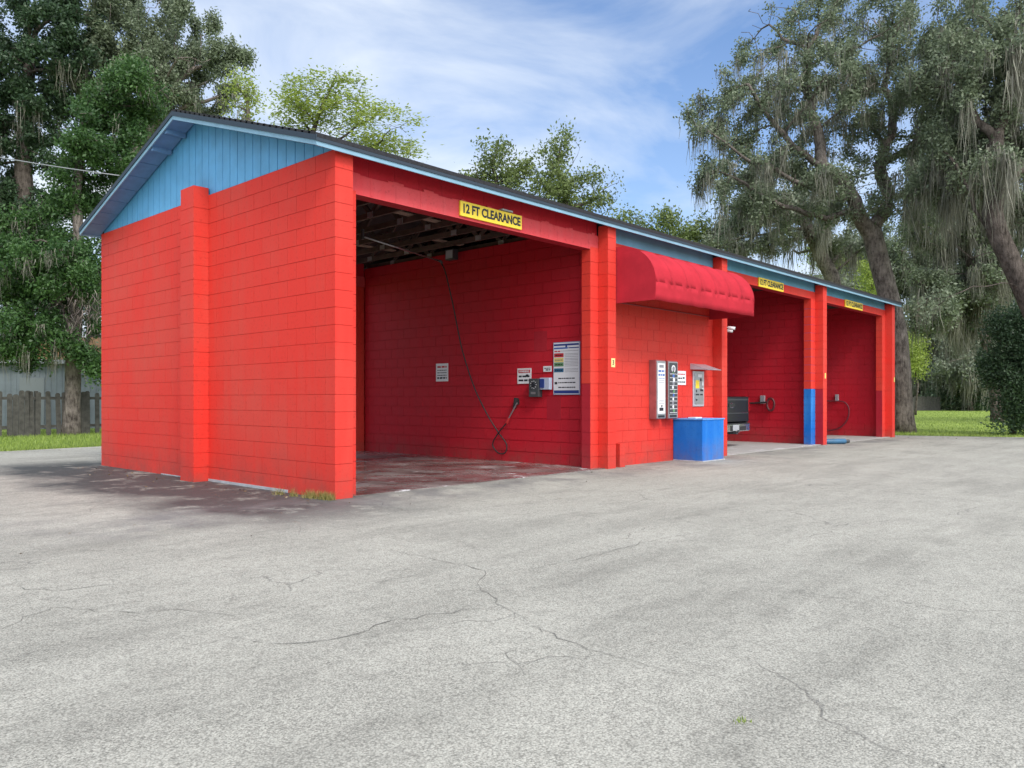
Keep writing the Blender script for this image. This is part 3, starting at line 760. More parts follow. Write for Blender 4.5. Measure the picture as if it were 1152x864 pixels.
# ------------------------------------------------------------------ things on the front wall
def lines(mb, x0, x1, z, h, y, mi, axis='x', gapp=.25):
    """a row of word-like dashes, too small to read in the photo"""
    x = x0
    while x < x1 - .004:
        w = random.uniform(1.2, 3.5) * h; e = min(x + w, x1)
        if axis == 'x': mb.box((x, y, z), (e, y + .001, z + h), mi)
        else: mb.box((y, x, z), (y + .001, e, z + h), mi)
        x = e + h * .6

def vend(x0, x1, label, kind):
    o = empty('vending_machine', ((x0 + x1) / 2, .2, .80)); tag(o, label, 'vending machine', 'tall wall vending cabinets beside the blue box')
    w = (x1 - x0) / 2
    MB().box((-w, -.15, 0), (w, -.002, 1.08)).build('cabinet', MAROON, o, bevel=.006)
    fp = MB().box((-w + .006, -.166, .012), (w - .006, -.151, 1.06)); fp.build('front_frame', METAL, o, bevel=.004)
    a, b = -w + .03, w - .03
    if kind == 0:
        fc = MB().box((a, -.171, .10), (b, -.1665, 1.02)); fc.build('face_panel', WHT, o)
        g = MB()
        for z in (.86, .79, .74): lines(g, a + .02, b - .02, z, .035 if z > .75 else .012, -.1725, 0)
        g.box((a + .05, -.1725, .94), (b - .05, -.1715, .99), 1)
        for z in (.70, .665, .34, .31, .28): lines(g, a + .03, b - .03, z, .008, -.1725, 1)
        g.box((a + .05, -.1725, .15), (b - .06, -.1715, .21), 2)
        g.build('printing', [MBLUE, GREYINK, BLK], o)
        MB().tube([(0, -.167, .24), (0, -.185, .24)], .016, 10).build('knob', DMET, o)
    else:
        fc = MB().box((a, -.171, .09), (b, -.1665, 1.04)); fc.build('face_panel', DMET, o)
        g = MB(); z = .12; k = 0
        g.tube([(0, -.1715, .93), (0, -.1735, .93)], .07, 16, mi=0)
        g.tube([(0, -.1735, .93), (0, -.1745, .93)], .045, 14, mi=3)
        while z < .84:
            cx = random.uniform(-.03, .03)
            g.tube([(cx, -.1715, z + .03), (cx, -.1735, z + .03)], random.uniform(.028, .042), 9, mi=[1, 0, 3, 0, 2][k % 5])
            lines(g, a + .01, b - .01, z - .012, .01, -.1745, 0); z += .072; k += 1
        g.build('printing', [WHT, GRN, MBLUE, GREYINK], o)
    sl = MB().box((a + .02, -.172, .03), (b - .02, -.1665, .07)); sl.build('dispensing_slot', BLK, o)
    return o
vend(6.96, 7.27, 'left tall vending cabinet with white face panel and blue lettering', 0)
vend(7.36, 7.70, 'right tall vending cabinet with dark face of round product pictures', 1)

# warning sign next to the machines
def warn_sign(name, loc, w, h, label, axis, style, group=None):
    s = empty(name, loc, 0 if axis == 'x' else R(-90)); tag(s, label, 'sign', group)
    MB().box((-w/2, -.006, -h/2), (w/2, -.001, h/2)).build('panel', WHT, s, bevel=.001)
    g = MB(); y = -.0078
    if style == 'warn':
        MB().box((-w*.42, -.0072, h*.20), (w*.42, -.0062, h*.40)).build('header', REDINK, s)
        text('WARNING', h*.17, (0, -.009, h*.30), FRONT, WHT, 'lettering', s, width=w*.7, bold=.0008)
        lines(g, -w*.38, w*.38, -h*.08, h*.11, y, 0); g.box((w*.12, y - .001, -h*.06), (w*.30, y, h*.10), 0)
        lines(g, -w*.40, w*.40, -h*.34, h*.12, y, 0)
    elif style == 'pale':
        lines(g, -w*.38, w*.38, h*.22, h*.08, y, 1)
        lines(g, -w*.38, w*.10, -h*.08, h*.10, y, 0); g.box((w*.14, y, -h*.06), (w*.34, y + .001, h*.06), 0)
        lines(g, -w*.40, w*.40, -h*.34, h*.09, y, 0)
    elif style == 'rows':
        for k, z in enumerate((.26, .10, -.04, -.18, -.36)):
            lines(g, -w*.38, w*.38, h*z, h*(.10 if k in (0, 4) else .045), y, 0 if k else 1)
    else:
        lines(g, -w*.36, w*.38, h*.05, h*.13, y, 0); lines(g, -w*.2, w*.38, -h*.28, h*.2, y, 0)
    g.build('printing', [BLK, REDINK], s)
    return s
warn_sign('warning_sign', (8.10, .198, 1.575), .33, .27, 'white notice with small red and black text beside the vending cabinets', 'x', 'pale')
# change machine
cm = empty('change_machine', (8.74, .2, 1.02)); tag(cm, 'grey metal change machine with yellow sticker set in the wall under a small hood', 'change machine')
MB().box((-.215, -.022, 0), (.215, .05, .70)).build('frame', GALV, cm, bevel=.004)
MB().box((-.165, -.038, .05), (.165, -.0225, .66)).build('face_panel', METAL, cm, bevel=.003)
g = MB(); g.box((-.15, -.0405, .36), (-.01, -.039, .52), 0); g.build('sticker', YEL, cm)
g = MB(); g.box((.03, -.042, .30), (.15, -.039, .345), 0); g.box((-.15, -.042, .22), (-.02, -.039, .25), 0); g.box((.03, -.042, .22), (.13, -.039, .25), 0)
g.box((.02, -.042, .50), (.08, -.039, .56), 0); g.tube([(-.12, -.039, .13), (-.12, -.05, .13)], .018, 10); g.box((-.13, -.042, .28), (-.10, -.039, .33))
g.build('bill_slot', BLK, cm)
g = MB(); g.box((.10, -.0415, .42), (.155, -.039, .50)); g.box((.10, -.0415, .33), (.155, -.039, .36)); g.build('label_plate', WHT, cm)
g = MB(); lines(g, -.06, .12, .585, .055, -.0405, 0); g.build('printing', WHT, cm)
hd = empty('machine_hood', (8.74, .2, 1.84)); tag(hd, 'small sloping sheet metal hood above the change machine', 'hood')
g = MB(); g.add([(-.30,-.002,.02),(.30,-.002,.02),(.33,-.34,-.10),(-.24,-.34,-.10),(-.30,-.002,.026),(.30,-.002,.026),(.33,-.34,-.094),(-.24,-.34,-.094)],
               [(0,1,2,3),(4,5,6,7),(0,1,5,4),(1,2,6,5),(2,3,7,6),(3,0,4,7)])
g.build('sheet', GALV, hd)
g = MB(); g.add([(-.298,-.002,.018),(-.238,-.335,-.102),(-.298,-.002,-.09)], [(0,1,2)]); g.add([(.298,-.002,.018),(.328,-.335,-.102),(.298,-.002,-.09)], [(0,1,2)])
o = g.build('bracket', GALV, hd); md = o.modifiers.new('t', 'SOLIDIFY'); md.thickness = .004
# blue box
bb = empty('blue_utility_box', (8.2, -.12, 0)); tag(bb, 'bright blue painted block cabinet standing against the wall below the change machine', 'utility box')
MB().box((-.41, -.31, .0), (.42, .315, .79)).build('body', BLUEP, bb, bevel=.012)
MB().box((-.425, -.325, .775), (.43, .318, .80)).build('lid', mat('pale_blue_top', (0.10, 0.3, 0.66), .6, var=.2), bb, bevel=.004)
MB().box((-.42, -.325, -.01), (.435, .31, .018)).build('base', CONC, bb, bevel=.004)
pl = MB().box((-.12, -.08, 0), (.12, .08, .022)).build('paper_stack', WHT, None, bevel=.004); pl.location = (8.1, -.1, .80); tag(pl, 'small white pad lying on top of the blue box', 'pad')

# number plates on piers
t_ = empty('bay_number_plate', (5.545, -.001, 1.775)); tag(t_, 'small yellow plate with black number 3 on the pilaster left of the awning', 'number plate', 'small plates on the pilasters')
MB().box((-.055, -.005, -.075), (.055, -.001, .075)).build('panel', mat('cream_plate', (0.8, 0.6, 0.25), .5), t_, bevel=.002)
text('3', .11, (0, -.0065, 0), FRONT, BLK, 'lettering', t_, bold=.002)
for x, z, lab in ((14.86, 1.76, 'small pale plate on the pilaster between the two right-hand bays'), (20.4, 1.76, 'small pale plate on the pilaster at the far right end')):
    o = MB().box((-.04, -.005, -.07), (.04, -.001, .07)).build('bay_number_plate', YINK, None, bevel=.002); o.location = (x, -.001, z)
    tag(o, lab, 'number plate', 'small plates on the pilasters')
# security cameras
for k, (z, lab) in enumerate(((2.64, 'upper small white security camera on the pilaster below the awning end'), (2.59, 'lower small white security camera on the pilaster below the awning end'))):
    s = empty('security_camera', (9.60, .04 + .05 * k, z)); tag(s, lab, 'security camera', 'pair of white security cameras')
    MB().box((-.012, -.03, -.03), (.004, .03, .03)).build('mount', WHT, s, bevel=.002)
    MB().tube([(0, 0, 0), (.07, -.03, .01)], .01, 6).build('arm', WHT, s)
    MB().tube([(.05, -.02, 0), (.09, -.09, -.01), (.12, -.15, -.02)], .032, 12).build('body', WHT, s, smooth=True)
    MB().tube([(.12, -.15, -.02), (.124, -.158, -.0215)], .024, 12).build('lens', BLK, s)

# ------------------------------------------------------------------ bay 1 contents (on the partition wall, facing -X)
XW = 5.395
p0, p1 = on_x(623, 386, XW), on_x(653, 444, XW)
mw, mh = abs(p0.y - p1.y), 0.92
ms = empty('wash_menu_board', (XW, (p0.y + p1.y) / 2, 1.70), R(-90)); tag(ms, 'large white wash menu board with dark blue bands and coloured squares', 'sign')
MB().box((-mw/2, -.014, -mh/2), (mw/2, -.002, mh/2)).build('frame', mat('board_edge', (.25, .32, .5), .4), ms, bevel=.002)
MB().box((-mw/2 + .012, -.018, -mh/2 + .012), (mw/2 - .012, -.0145, mh/2 - .012)).build('panel', WHT, ms)
g = MB(); y = -.0195
g.box((-mw/2 + .02, y, mh*.43), (mw/2 - .02, y + .001, mh*.465), 0); g.box((-mw/2 + .02, y, mh*.37), (mw*.06, y + .001, mh*.40), 1)
g.box((-.02, y, mh*.40), (.02, y + .001, mh*.43), 0); g.box((mw*.08, y, mh*.375), (mw/2 - .02, y + .001, mh*.395), 0)
g.box((-mw/2 + .02, y, -mh*.475), (mw/2 - .02, y + .001, -mh*.415), 0)
lines(g, -mw*.45, -mw*.22, mh*.315, .022, y, 2)
lines(g, -mw*.2, mw*.45, mh*.325, .008, y, 3)
for k, (z, c) in enumerate(((.215, 2), (.125, 5), (.04, 6), (-.07, 7))):
    g.box((-mw*.46, y, mh*z), (-mw*.10, y + .001, mh*(z + .075)), c)
    lines(g, -mw*.42, -mw*.14, mh*(z + .025), .018, y - .001, 4 if c != 5 else 3)
    for q in (.0, .03, .055): lines(g, -mw*.06, mw*.44, mh*(z + q), .007, y, 3)
for z in (-.20, -.28, -.37): lines(g, -mw*.30, mw*.34, mh*z, .020, y, 4)
g.box((-mw*.44, y, -mh*.30), (-mw*.34, y + .001, -mh*.255), 4)
g.build('printing', [NAVY, MBLUE, REDINK, GREYINK, BLK, YINK, GRN, TEAL], ms)
a = on_x(497.5, 419, XW); warn_sign('instruction_sign', (XW, a.y, a.z), .36, .36, 'greyish white notice alone on the dark bay wall, left of the hose', 'y', 'rows')
a = on_x(590, 423, XW); warn_sign('warning_sign', (XW, a.y, a.z), .34, .28, 'white WARNING notice with red header left of the coin box', 'y', 'warn')
a = on_x(616, 415, XW); warn_sign('small_notice', (XW, a.y, a.z), .19, .10, 'tiny white notice above the coin box', 'y', 'tiny')
# coin box / selector
a = on_x(605, 436, XW)
cb = empty('wash_selector', (XW, a.y, a.z - .17), R(-90)); tag(cb, 'dark wash selector box with pale dial marks under the notices', 'control box')
MB().box((-.11, -.12, 0), (.11, -.002, .33)).build('body', DGREY, cb, bevel=.008)
g = MB(); g.tube([(0, -.12, .22), (0, -.145, .22)], .035, 14); g.build('dial', BLK, cb)
g = MB()
for k in range(9):
    t = k / 9 * 2 * math.pi; g.box((.066 * math.cos(t) - .009, -.1225, .22 + .066 * math.sin(t) - .007), (.066 * math.cos(t) + .009, -.1205, .22 + .066 * math.sin(t) + .007))
g.build('dial_marks', WHT, cb)
g = MB().box((-.06, -.124, .05), (.05, -.1205, .09)); g.build('coin_slot', METAL, cb)
a = on_x(616, 432, XW)
cr_ = empty('card_reader', (XW, a.y, a.z - .10), R(-90)); tag(cr_, 'pale grey card reader box with dark screen beside the wash selector', 'card reader')
MB().box((-.11, -.09, 0), (.11, -.002, .21)).build('body', mat('pale_grey_plastic', (.42,.47,.6), .4), cr_, bevel=.006)
MB().box((-.10, -.10, .03), (.0, -.0905, .19)).build('screen', NAVY, cr_, bevel=.003)
# flood light
a = on_x(512, 287, XW)
fl_ = empty('flood_light', (XW, a.y, a.z), R(-90)); tag(fl_, 'square flood light high on the wall of the nearest bay', 'flood light')
MB().box((-.12, -.16, -.11), (.12, -.03, .10)).build('housing', DMET, fl_, bevel=.01)
MB().box((-.095, -.166, -.085), (.095, -.1605, .075)).build('lens', LENS, fl_, bevel=.003)
MB().tube([(0, -.03, 0), (0, -.002, 0)], .03, 8).build('mount', DMET, fl_)
# overhead hose boom
pt = on_x(408, 266, 2.9); tip = on_x(494, 293.5, 4.75)
bo = empty('hose_boom', (pt.x, pt.y, pt.z)); tag(bo, 'thin grey overhead hose boom swinging below the rafters of the nearest bay', 'boom')
v = tip - pt
MB().tube([(0, 0, 0), v * .5, v], .016, 8).build('arm', METAL, bo, smooth=True)
zc = TOP + .0 - pt.z
MB().tube([(0, 0, -.05), (0, 0, max(zc, .12))], .03, 10).build('pivot', DMET, bo)
MB().tube([v + Vector((-.01, 0, .0)), v + Vector((.03, -.02, -.01)), v + Vector((.05, -.03, -.05))], .024, 8).build('elbow', DMET, bo)
# hose with spray gun
def smooth_path(P, n=8):
    out = []
    for i in range(len(P) - 1):
        a, b, c, d = P[max(i-1, 0)], P[i], P[i+1], P[min(i+2, len(P)-1)]
        for k in range(n):
            t = k / n
            out.append(.5 * ((2*b) + (-a + c) * t + (2*a - 5*b + 4*c - d) * t*t + (-a + 3*b - 3*c + d) * t*t*t))
    out.append(P[-1]); return out
hp = [(495,294,4.79),(500,303,4.82),(504,318,4.87),(510,345,4.95),(516.9,380,5.02),(522,401,5.08),(534,437,5.16),(548,466,5.24),(560.3,486,5.30),(569.8,499.8,5.33),(568,509.4,5.33),(560.3,509.4,5.33),(554.2,499.8,5.32),(560.3,487.6,5.28),(568,478,5.26),(570,475,5.26)]
H = [on_x(*q) for q in hp]
hs = empty('spray_hose', H[-1]); tag(hs, 'long black pressure hose hanging from the boom and looping up to a spray wand', 'hose')
MB().tube([p - H[-1] for p in smooth_path(H)], .0125, 8).build('hose', RUB, hs, smooth=True)
wa = [on_x(570, 475, 5.26) - H[-1], on_x(577, 462, 5.29) - H[-1], on_x(582, 453, 5.32) - H[-1]]
MB().tube(wa, .012, 8).build('lance', METAL, hs)
MB().tube([wa[0] - Vector((0, 0, .02)), wa[0].lerp(wa[1], .35)], .024, 8).build('grip', mat('red_grip', (.4, .02, .02), .5), hs)
a = on_x(583, 452, XW)
hk = empty('wand_holder', (XW, a.y, a.z), R(-90)); tag(hk, 'black wand holder tube fixed to the wall at the end of the lance', 'holder')
MB().tube([(.0, -.055, .07), (-.02, -.055, -.04), (-.05, -.055, -.12)], [.045, .038, .03], 10).build('tube', RUB, hk)
MB().box((-.03, -.03, -.05), (.03, -.002, .05)).build('plate', RUB, hk)
# older darker paint patches on the partition wall are real paint
for a, b in (((5.3965, 1.32, 2.02), (5.3995, 1.62, 2.38)), ((5.3965, 1.0, .80), (5.3995, 1.32, 1.22))): cw(MB().box(a, b), 'paint_patch', CRIM)

# bay 3 and 4 wall hoses
b3 = empty('wall_hose', (14.70, 1.45, 1.15)); tag(b3, 'dark coiled hose on a wall bracket beside the black truck', 'hose')
q = lambda px, py, x=14.62: on_x(px, py, x) - Vector((14.70, 1.45, 1.15))
MB().tube(smooth_path([q(836, 453), q(846, 453.5), q(856, 453), q(862, 452.5)]), .022, 8).build('hose', RUB, b3, smooth=True)
ring = []
for k in range(25):
    t = 2 * math.pi * k / 24; ring.append(q(867, 455) + Vector((0, .10 * math.cos(t), .16 * math.sin(t))))
MB().tube(ring, .03, 8).build('coil', mat('dark_red_hose', (.1, .015, .02), .5), b3, smooth=True)
g = MB(); c = q(858.5, 450, 14.68); g.box((c.x - .06, c.y - .06, c.z - .10), (c.x + .015, c.y + .06, c.z + .12)); g.build('bracket', GALV, b3, bevel=.006)
b4 = empty('wall_hose', (20.18, 1.5, .9)); tag(b4, 'dark red hose hanging in a wide arc on the farthest bay wall', 'hose')
q = lambda px, py, x=20.12: on_x(px, py, x) - Vector((20.18, 1.5, .9))
MB().tube(smooth_path([q(925, 451), q(934, 451), q(942, 451), q(950, 452.5), q(954.5, 458), q(955, 466), q(952, 474), q(945, 481), q(935, 484), q(926, 483)]), .022, 8).build('hose', mat('maroon_hose', (.16, .02, .03), .5), b4, smooth=True)
g = MB(); c = q(942, 448, 20.16); g.box((c.x - .06, c.y - .05, c.z - .08), (c.x + .015, c.y + .05, c.z + .12)); g.build('bracket', GALV, b4, bevel=.006)

# blue canister and dark nozzle on the ground
bc = empty('blue_canister', (15.32, -.04, .07)); tag(bc, 'blue cylinder lying on the ground at the foot of the pilaster between bays', 'canister')
ax = Vector((.28, -.2, 0))
MB().tube([-ax, -ax * .96, ax * .96, ax], [.055, .068, .068, .055], 14).build('body', mat('dusty_blue', (.035, .12, .22), .5, var=.2), bc, smooth=True)
MB().tube([-ax * 1.0, -ax * 1.22], .04, 10).build('cap', RUB, bc)
dn = MB(); dn.tube([(-.12, .05, .04), (.1, -.05, .045)], [.035, .05], 8); dn.tube([(.1, -.05, .045), (.2, .0, .03), (.6, .5, .02), (1.6, .9, .02)], .012, 6)
dn = dn.build('brush_with_cord', DGREY, None); dn.location = (15.85, -.15, .012); tag(dn, 'dark brush head with cord lying right of the blue cylinder', 'brush')

# ------------------------------------------------------------------ pickup truck in bay 3
tk = empty('pickup_truck', (12.08, 1.12, .012)); tag(tk, 'black pickup truck parked in the middle bay with its tailgate to the front', 'pickup truck')
W = .98
def sideprof(pts, x0, x1): return MB().prism(pts, x0, 'x', x1 - x0)
body = MB()
body.prism([(.10,.50),(.10,1.20),(.14,1.22),(1.95,1.22),(1.95,.42),(1.75,.42),(1.7,.62),(1.5,.80),(1.2,.80),(1.0,.62),(.95,.42),(.3,.42)], -W, 'x', .09)
body.prism([(.10,.50),(.10,1.20),(.14,1.22),(1.95,1.22),(1.95,.42),(1.75,.42),(1.7,.62),(1.5,.80),(1.2,.80),(1.0,.62),(.95,.42),(.3,.42)], W - .09, 'x', .09)
body.box((-W + .09, .12, .62), (W - .09, 1.95, .68)); body.box((-W + .09, 1.88, .68), (W - .09, 1.95, 1.22))
body.build('cargo_bed', TRUCKP, tk, bevel=.02)
cab = MB(); cab.prism([(2.0,.40),(2.0,1.18),(2.12,1.74),(2.3,1.80),(3.25,1.80),(3.45,1.74),(4.05,1.20),(5.25,1.08),(5.38,.95),(5.4,.45),(4.95,.42),(4.9,.62),(4.7,.80),(4.4,.80),(4.2,.62),(4.12,.40)], -W + .01, 'x', 2 * W - .02)
cab.build('cab', TRUCKP, tk, bevel=.04)
g = MB(); g.box((-.66, 2.035, 1.28), (.66, 2.06, 1.66)); g.build('rear_window', TGLASS, tk, bevel=.01).rotation_euler = (0, 0, 0)
for s in (-1, 1):
    g = MB(); x = s * (W + .0); g.prism([(2.2,1.22),(2.25,1.66),(3.3,1.66),(3.85,1.22)], min(x, x - s*.02) , 'x', .022); g.build('side_window', TGLASS, tk)
    g = MB(); g.box((s*(W-.0) - .05, .075, .84), (s*(W-.0) + .012, .20, 1.19)); g.build('tail_light', TAIL, tk, bevel=.01)
    g = MB(); g.box((s * W, 3.55, 1.15), (s * (W + .22), 3.65, 1.36)); g.build('side_mirror', TRUCKP, tk, bevel=.02)
g = MB(); g.box((-W + .06, .05, .60), (W - .06, .10, 1.21)); tg = g.build('tailgate', TRUCKP, tk, bevel=.018)
g = MB(); g.box((-W + .12, .042, 1.12), (W - .12, .052, 1.16)); g.box((-W + .12, .040, .80), (W - .12, .052, .825)); g.build('trim_strip', mat('satin_black', (.04,.042,.045), .3), tg)
g = MB(); g.box((-.14, .036, .96), (.14, .05, 1.05)); g.build('handle', mat('handle_black', (.02,.02,.02), .35), tg, bevel=.008)
g = MB(); rg = [(.0 + .10 * math.cos(t), .044, 1.0 + .055 * math.sin(t)) for t in [2 * math.pi * k / 20 for k in range(21)]]
g.tube(rg, .008, 6); g.build('emblem', CHROME, tg)
g = MB(); g.tube([(.50, .038, .83), (.85, .038, .83)], .006, 6); g.build('badge', CHROME, tg)
bu = MB(); pts = [(-W - .02, .13), (-W - .01, .03), (-.72, -.06), (.72, -.06), (W + .01, .03), (W + .02, .13), (.9, .16), (-.9, .16)]
bu.prism(pts, .38, 'z', .19)
bp_ = bu.build('bumper', CHROME, tk, bevel=.02)
g = MB().box((-.70, -.066, .555), (.70, .10, .575)); g.build('step_pad', RUB, bp_)
g = MB().box((-.16, -.072, .40), (.16, -.064, .54)); g.build('licence_plate', mat('plate_grey', (.35, .36, .38), .5), bp_, bevel=.003)
g = MB(); g.box((-.26, -.068, .40), (-.18, -.062, .52)); g.box((.18, -.068, .40), (.52, -.062, .50)); g.build('recess', RUB, bp_)
g = MB(); g.box((-.04, -.10, .32), (.04, .3, .38)); g.tube([(0, -.13, .36), (0, -.13, .42)], .025, 10); g.build('hitch', DMET, tk)
g = MB(); g.box((-.45, .3, .30), (.45, 5.0, .42)); g.box((-.8, 1.28, .28), (.8, 1.42, .40)); g.tube([(.45, .35, .36), (.45, 1.6, .36)], .05, 10); g.build('chassis', RUB, tk)
for x in (-W + .12, W - .12):
    for y in (1.35, 4.55):
        wl = MB(); wl.tube([(x - .12, y, .37), (x - .10, y, .37), (x + .10, y, .37), (x + .12, y, .37)], [.33, .37, .37, .33], 28); w_ = wl.build('wheel', RUB, tk)
        rm = MB(); rm.tube([(x - .125, y, .37), (x + .125, y, .37)], .20, 18); rm.build('rim', METAL, w_)

# ------------------------------------------------------------------ vegetation
rng = np.random.default_rng(11)
def leaf_object(name, centers, size, m, parent=None, aspect=.5, flat=.0, kind=None, tones=None):
    """many small folded leaf faces round the given centres, in one mesh"""
    N = len(centers)
    d = rng.normal(size=(N, 3)); d[:, 2] *= (1 - flat); d /= np.linalg.norm(d, axis=1, keepdims=True) + 1e-9
    e = rng.normal(size=(N, 3)); e[:, 2] *= (1 - flat); e -= d * np.sum(d * e, axis=1, keepdims=True); e /= np.linalg.norm(e, axis=1, keepdims=True) + 1e-9
    s = size * rng.uniform(.6, 1.3, size=(N, 1))
    a = centers - d * s * .5; b = centers + e * s * aspect * .5; c = centers + d * s * .5; f = centers - e * s * aspect * .5
    v = np.stack([a, b, c, f], axis=1).reshape(-1, 3)
    me = bpy.data.meshes.new(name)
    me.vertices.add(4 * N); me.vertices.foreach_set('co', v.astype(np.float32).ravel())
    me.loops.add(4 * N); me.loops.foreach_set('vertex_index', np.arange(4 * N, dtype=np.int32))
    me.polygons.add(N); me.polygons.foreach_set('loop_start', np.arange(0, 4 * N, 4, dtype=np.int32))
    try: me.polygons.foreach_set('loop_total', np.full(N, 4, dtype=np.int32))
    except Exception: pass
    me.materials.append(m); me.update(calc_edges=True)
    t = rng.uniform(0, 1, N) if tones is None else np.clip(tones + rng.normal(0, .18, N), 0, 1)
    at_ = me.attributes.new('tone', 'FLOAT', 'FACE'); at_.data.foreach_set('value', t.astype(np.float32))
    o = bpy.data.objects.new(name, me); COL.objects.link(o)
    if parent: o.parent = parent
    if kind: o['kind'] = kind
    return o

def strands(name, roots, lens, m, parent, wid=.02, n_seg=4, spread=.12):
    """thin hanging ribbons: roots (N,3), lens (N)"""
    N = len(roots)
    ang = rng.uniform(0, math.pi, N); u = np.stack([np.cos(ang), np.sin(ang), np.zeros(N)], 1)
    drift = rng.normal(0, spread, (N, 3)); drift[:, 2] = 0
    rows = []
    for k in range(n_seg + 1):
        t = k / n_seg
        c = roots + drift * (t ** 1.3) * lens[:, None] + rng.normal(0, .015, (N, 3)) * (1 if k else 0)
        c[:, 2] = roots[:, 2] - lens * t
        w = wid * (1 - .85 * t) * (.6 + .8 * rng.uniform(0, 1, N))
        rows.append(c - u * w[:, None]); rows.append(c + u * w[:, None])
    v = np.stack(rows, 1).reshape(-1, 3); P = 2 * (n_seg + 1)
    q = []
    base = np.arange(N) * P
    for k in range(n_seg):
        q.append(np.stack([base + 2*k, base + 2*k + 1, base + 2*k + 3, base + 2*k + 2], 1))
    q = np.concatenate(q, 0).astype(np.int32); M_ = len(q)
    me = bpy.data.meshes.new(name); me.vertices.add(len(v)); me.vertices.foreach_set('co', v.astype(np.float32).ravel())
    me.loops.add(4 * M_); me.loops.foreach_set('vertex_index', q.ravel())
    me.polygons.add(M_); me.polygons.foreach_set('loop_start', np.arange(0, 4 * M_, 4, dtype=np.int32))
    me.materials.append(m); me.update(calc_edges=True)
    at_ = me.attributes.new('tone', 'FLOAT', 'FACE'); at_.data.foreach_set('value', np.tile(rng.uniform(0, 1, N), n_seg).astype(np.float32))
    o = bpy.data.objects.new(name, me); COL.objects.link(o); o.parent = parent
    return o

def colonize(trunk, attract, step=.45, infl=4.0, kill=.8, iters=90, limbs=()):
    """space colonisation: trunk = list of points; returns positions, parents"""
    P = []; par = []
    for i in range(len(trunk) - 1):
        a, b = np.array(trunk[i]), np.array(trunk[i+1]); n = max(1, int(np.linalg.norm(b - a) / step))
        for k in range(n):
            P.append(a + (b - a) * k / n); par.append(len(P) - 2)
    P.append(np.array(trunk[-1])); par.append(len(P) - 2)
    lim0 = len(P)
    for lb in limbs:                                    # main limbs: drawn by hand, joined to the nearest point so far
        a0 = np.array(lb[0]); cur = int(np.argmin([np.linalg.norm(q - a0) for q in P]))
        prev = P[cur]
        for q in lb[1:]:
            q = np.array(q); n = max(1, int(np.linalg.norm(q - prev) / step))
            for k in range(1, n + 1):
                P.append(prev + (q - prev) * k / n + (rng.normal(0, .05, 3) if k < n else 0)); par.append(cur); cur = len(P) - 1
            prev = q
    ntr = len(P)
    A = np.array(attract); alive = np.ones(len(A), bool)
    near = np.full(len(A), 1e9); ni = np.zeros(len(A), int)
    st = max(0, int(lim0 * .45)) if not limbs else lim0 - 2; new = list(range(st, len(P)))
    last = 0
    for it in range(iters):
        if not new or not alive.any(): break
        NP_ = np.array([P[i] for i in new]); idx = np.array(new)
        D = np.linalg.norm(A[:, None, :] - NP_[None], axis=2); j = D.argmin(1); dm = D[np.arange(len(A)), j]
        up = dm < near; near[up] = dm[up]; ni[up] = idx[j[up]]
        alive &= near > kill
        act = alive & (near < (infl if it > 3 else 1e9))
        if not act.any():
            act = alive
            if not act.any(): break
        new = []
        for n_ in np.unique(ni[act]):
            sel = A[act & (ni == n_)]
            d = sel - P[n_]; d = d / (np.linalg.norm(d, axis=1, keepdims=True) + 1e-9); d = d.mean(0) + rng.normal(0, .22, 3)
            if n_ >= 1 and par[n_] >= 0:
                dd = P[n_] - P[par[n_]]; d += .35 * dd / (np.linalg.norm(dd) + 1e-9)
            L_ = np.linalg.norm(d)
            if L_ < 1e-6: continue
            P.append(P[n_] + d / L_ * step); par.append(int(n_)); new.append(len(P) - 1)
        if len(P) > 6000: break
    return np.array(P), np.array(par), ntr

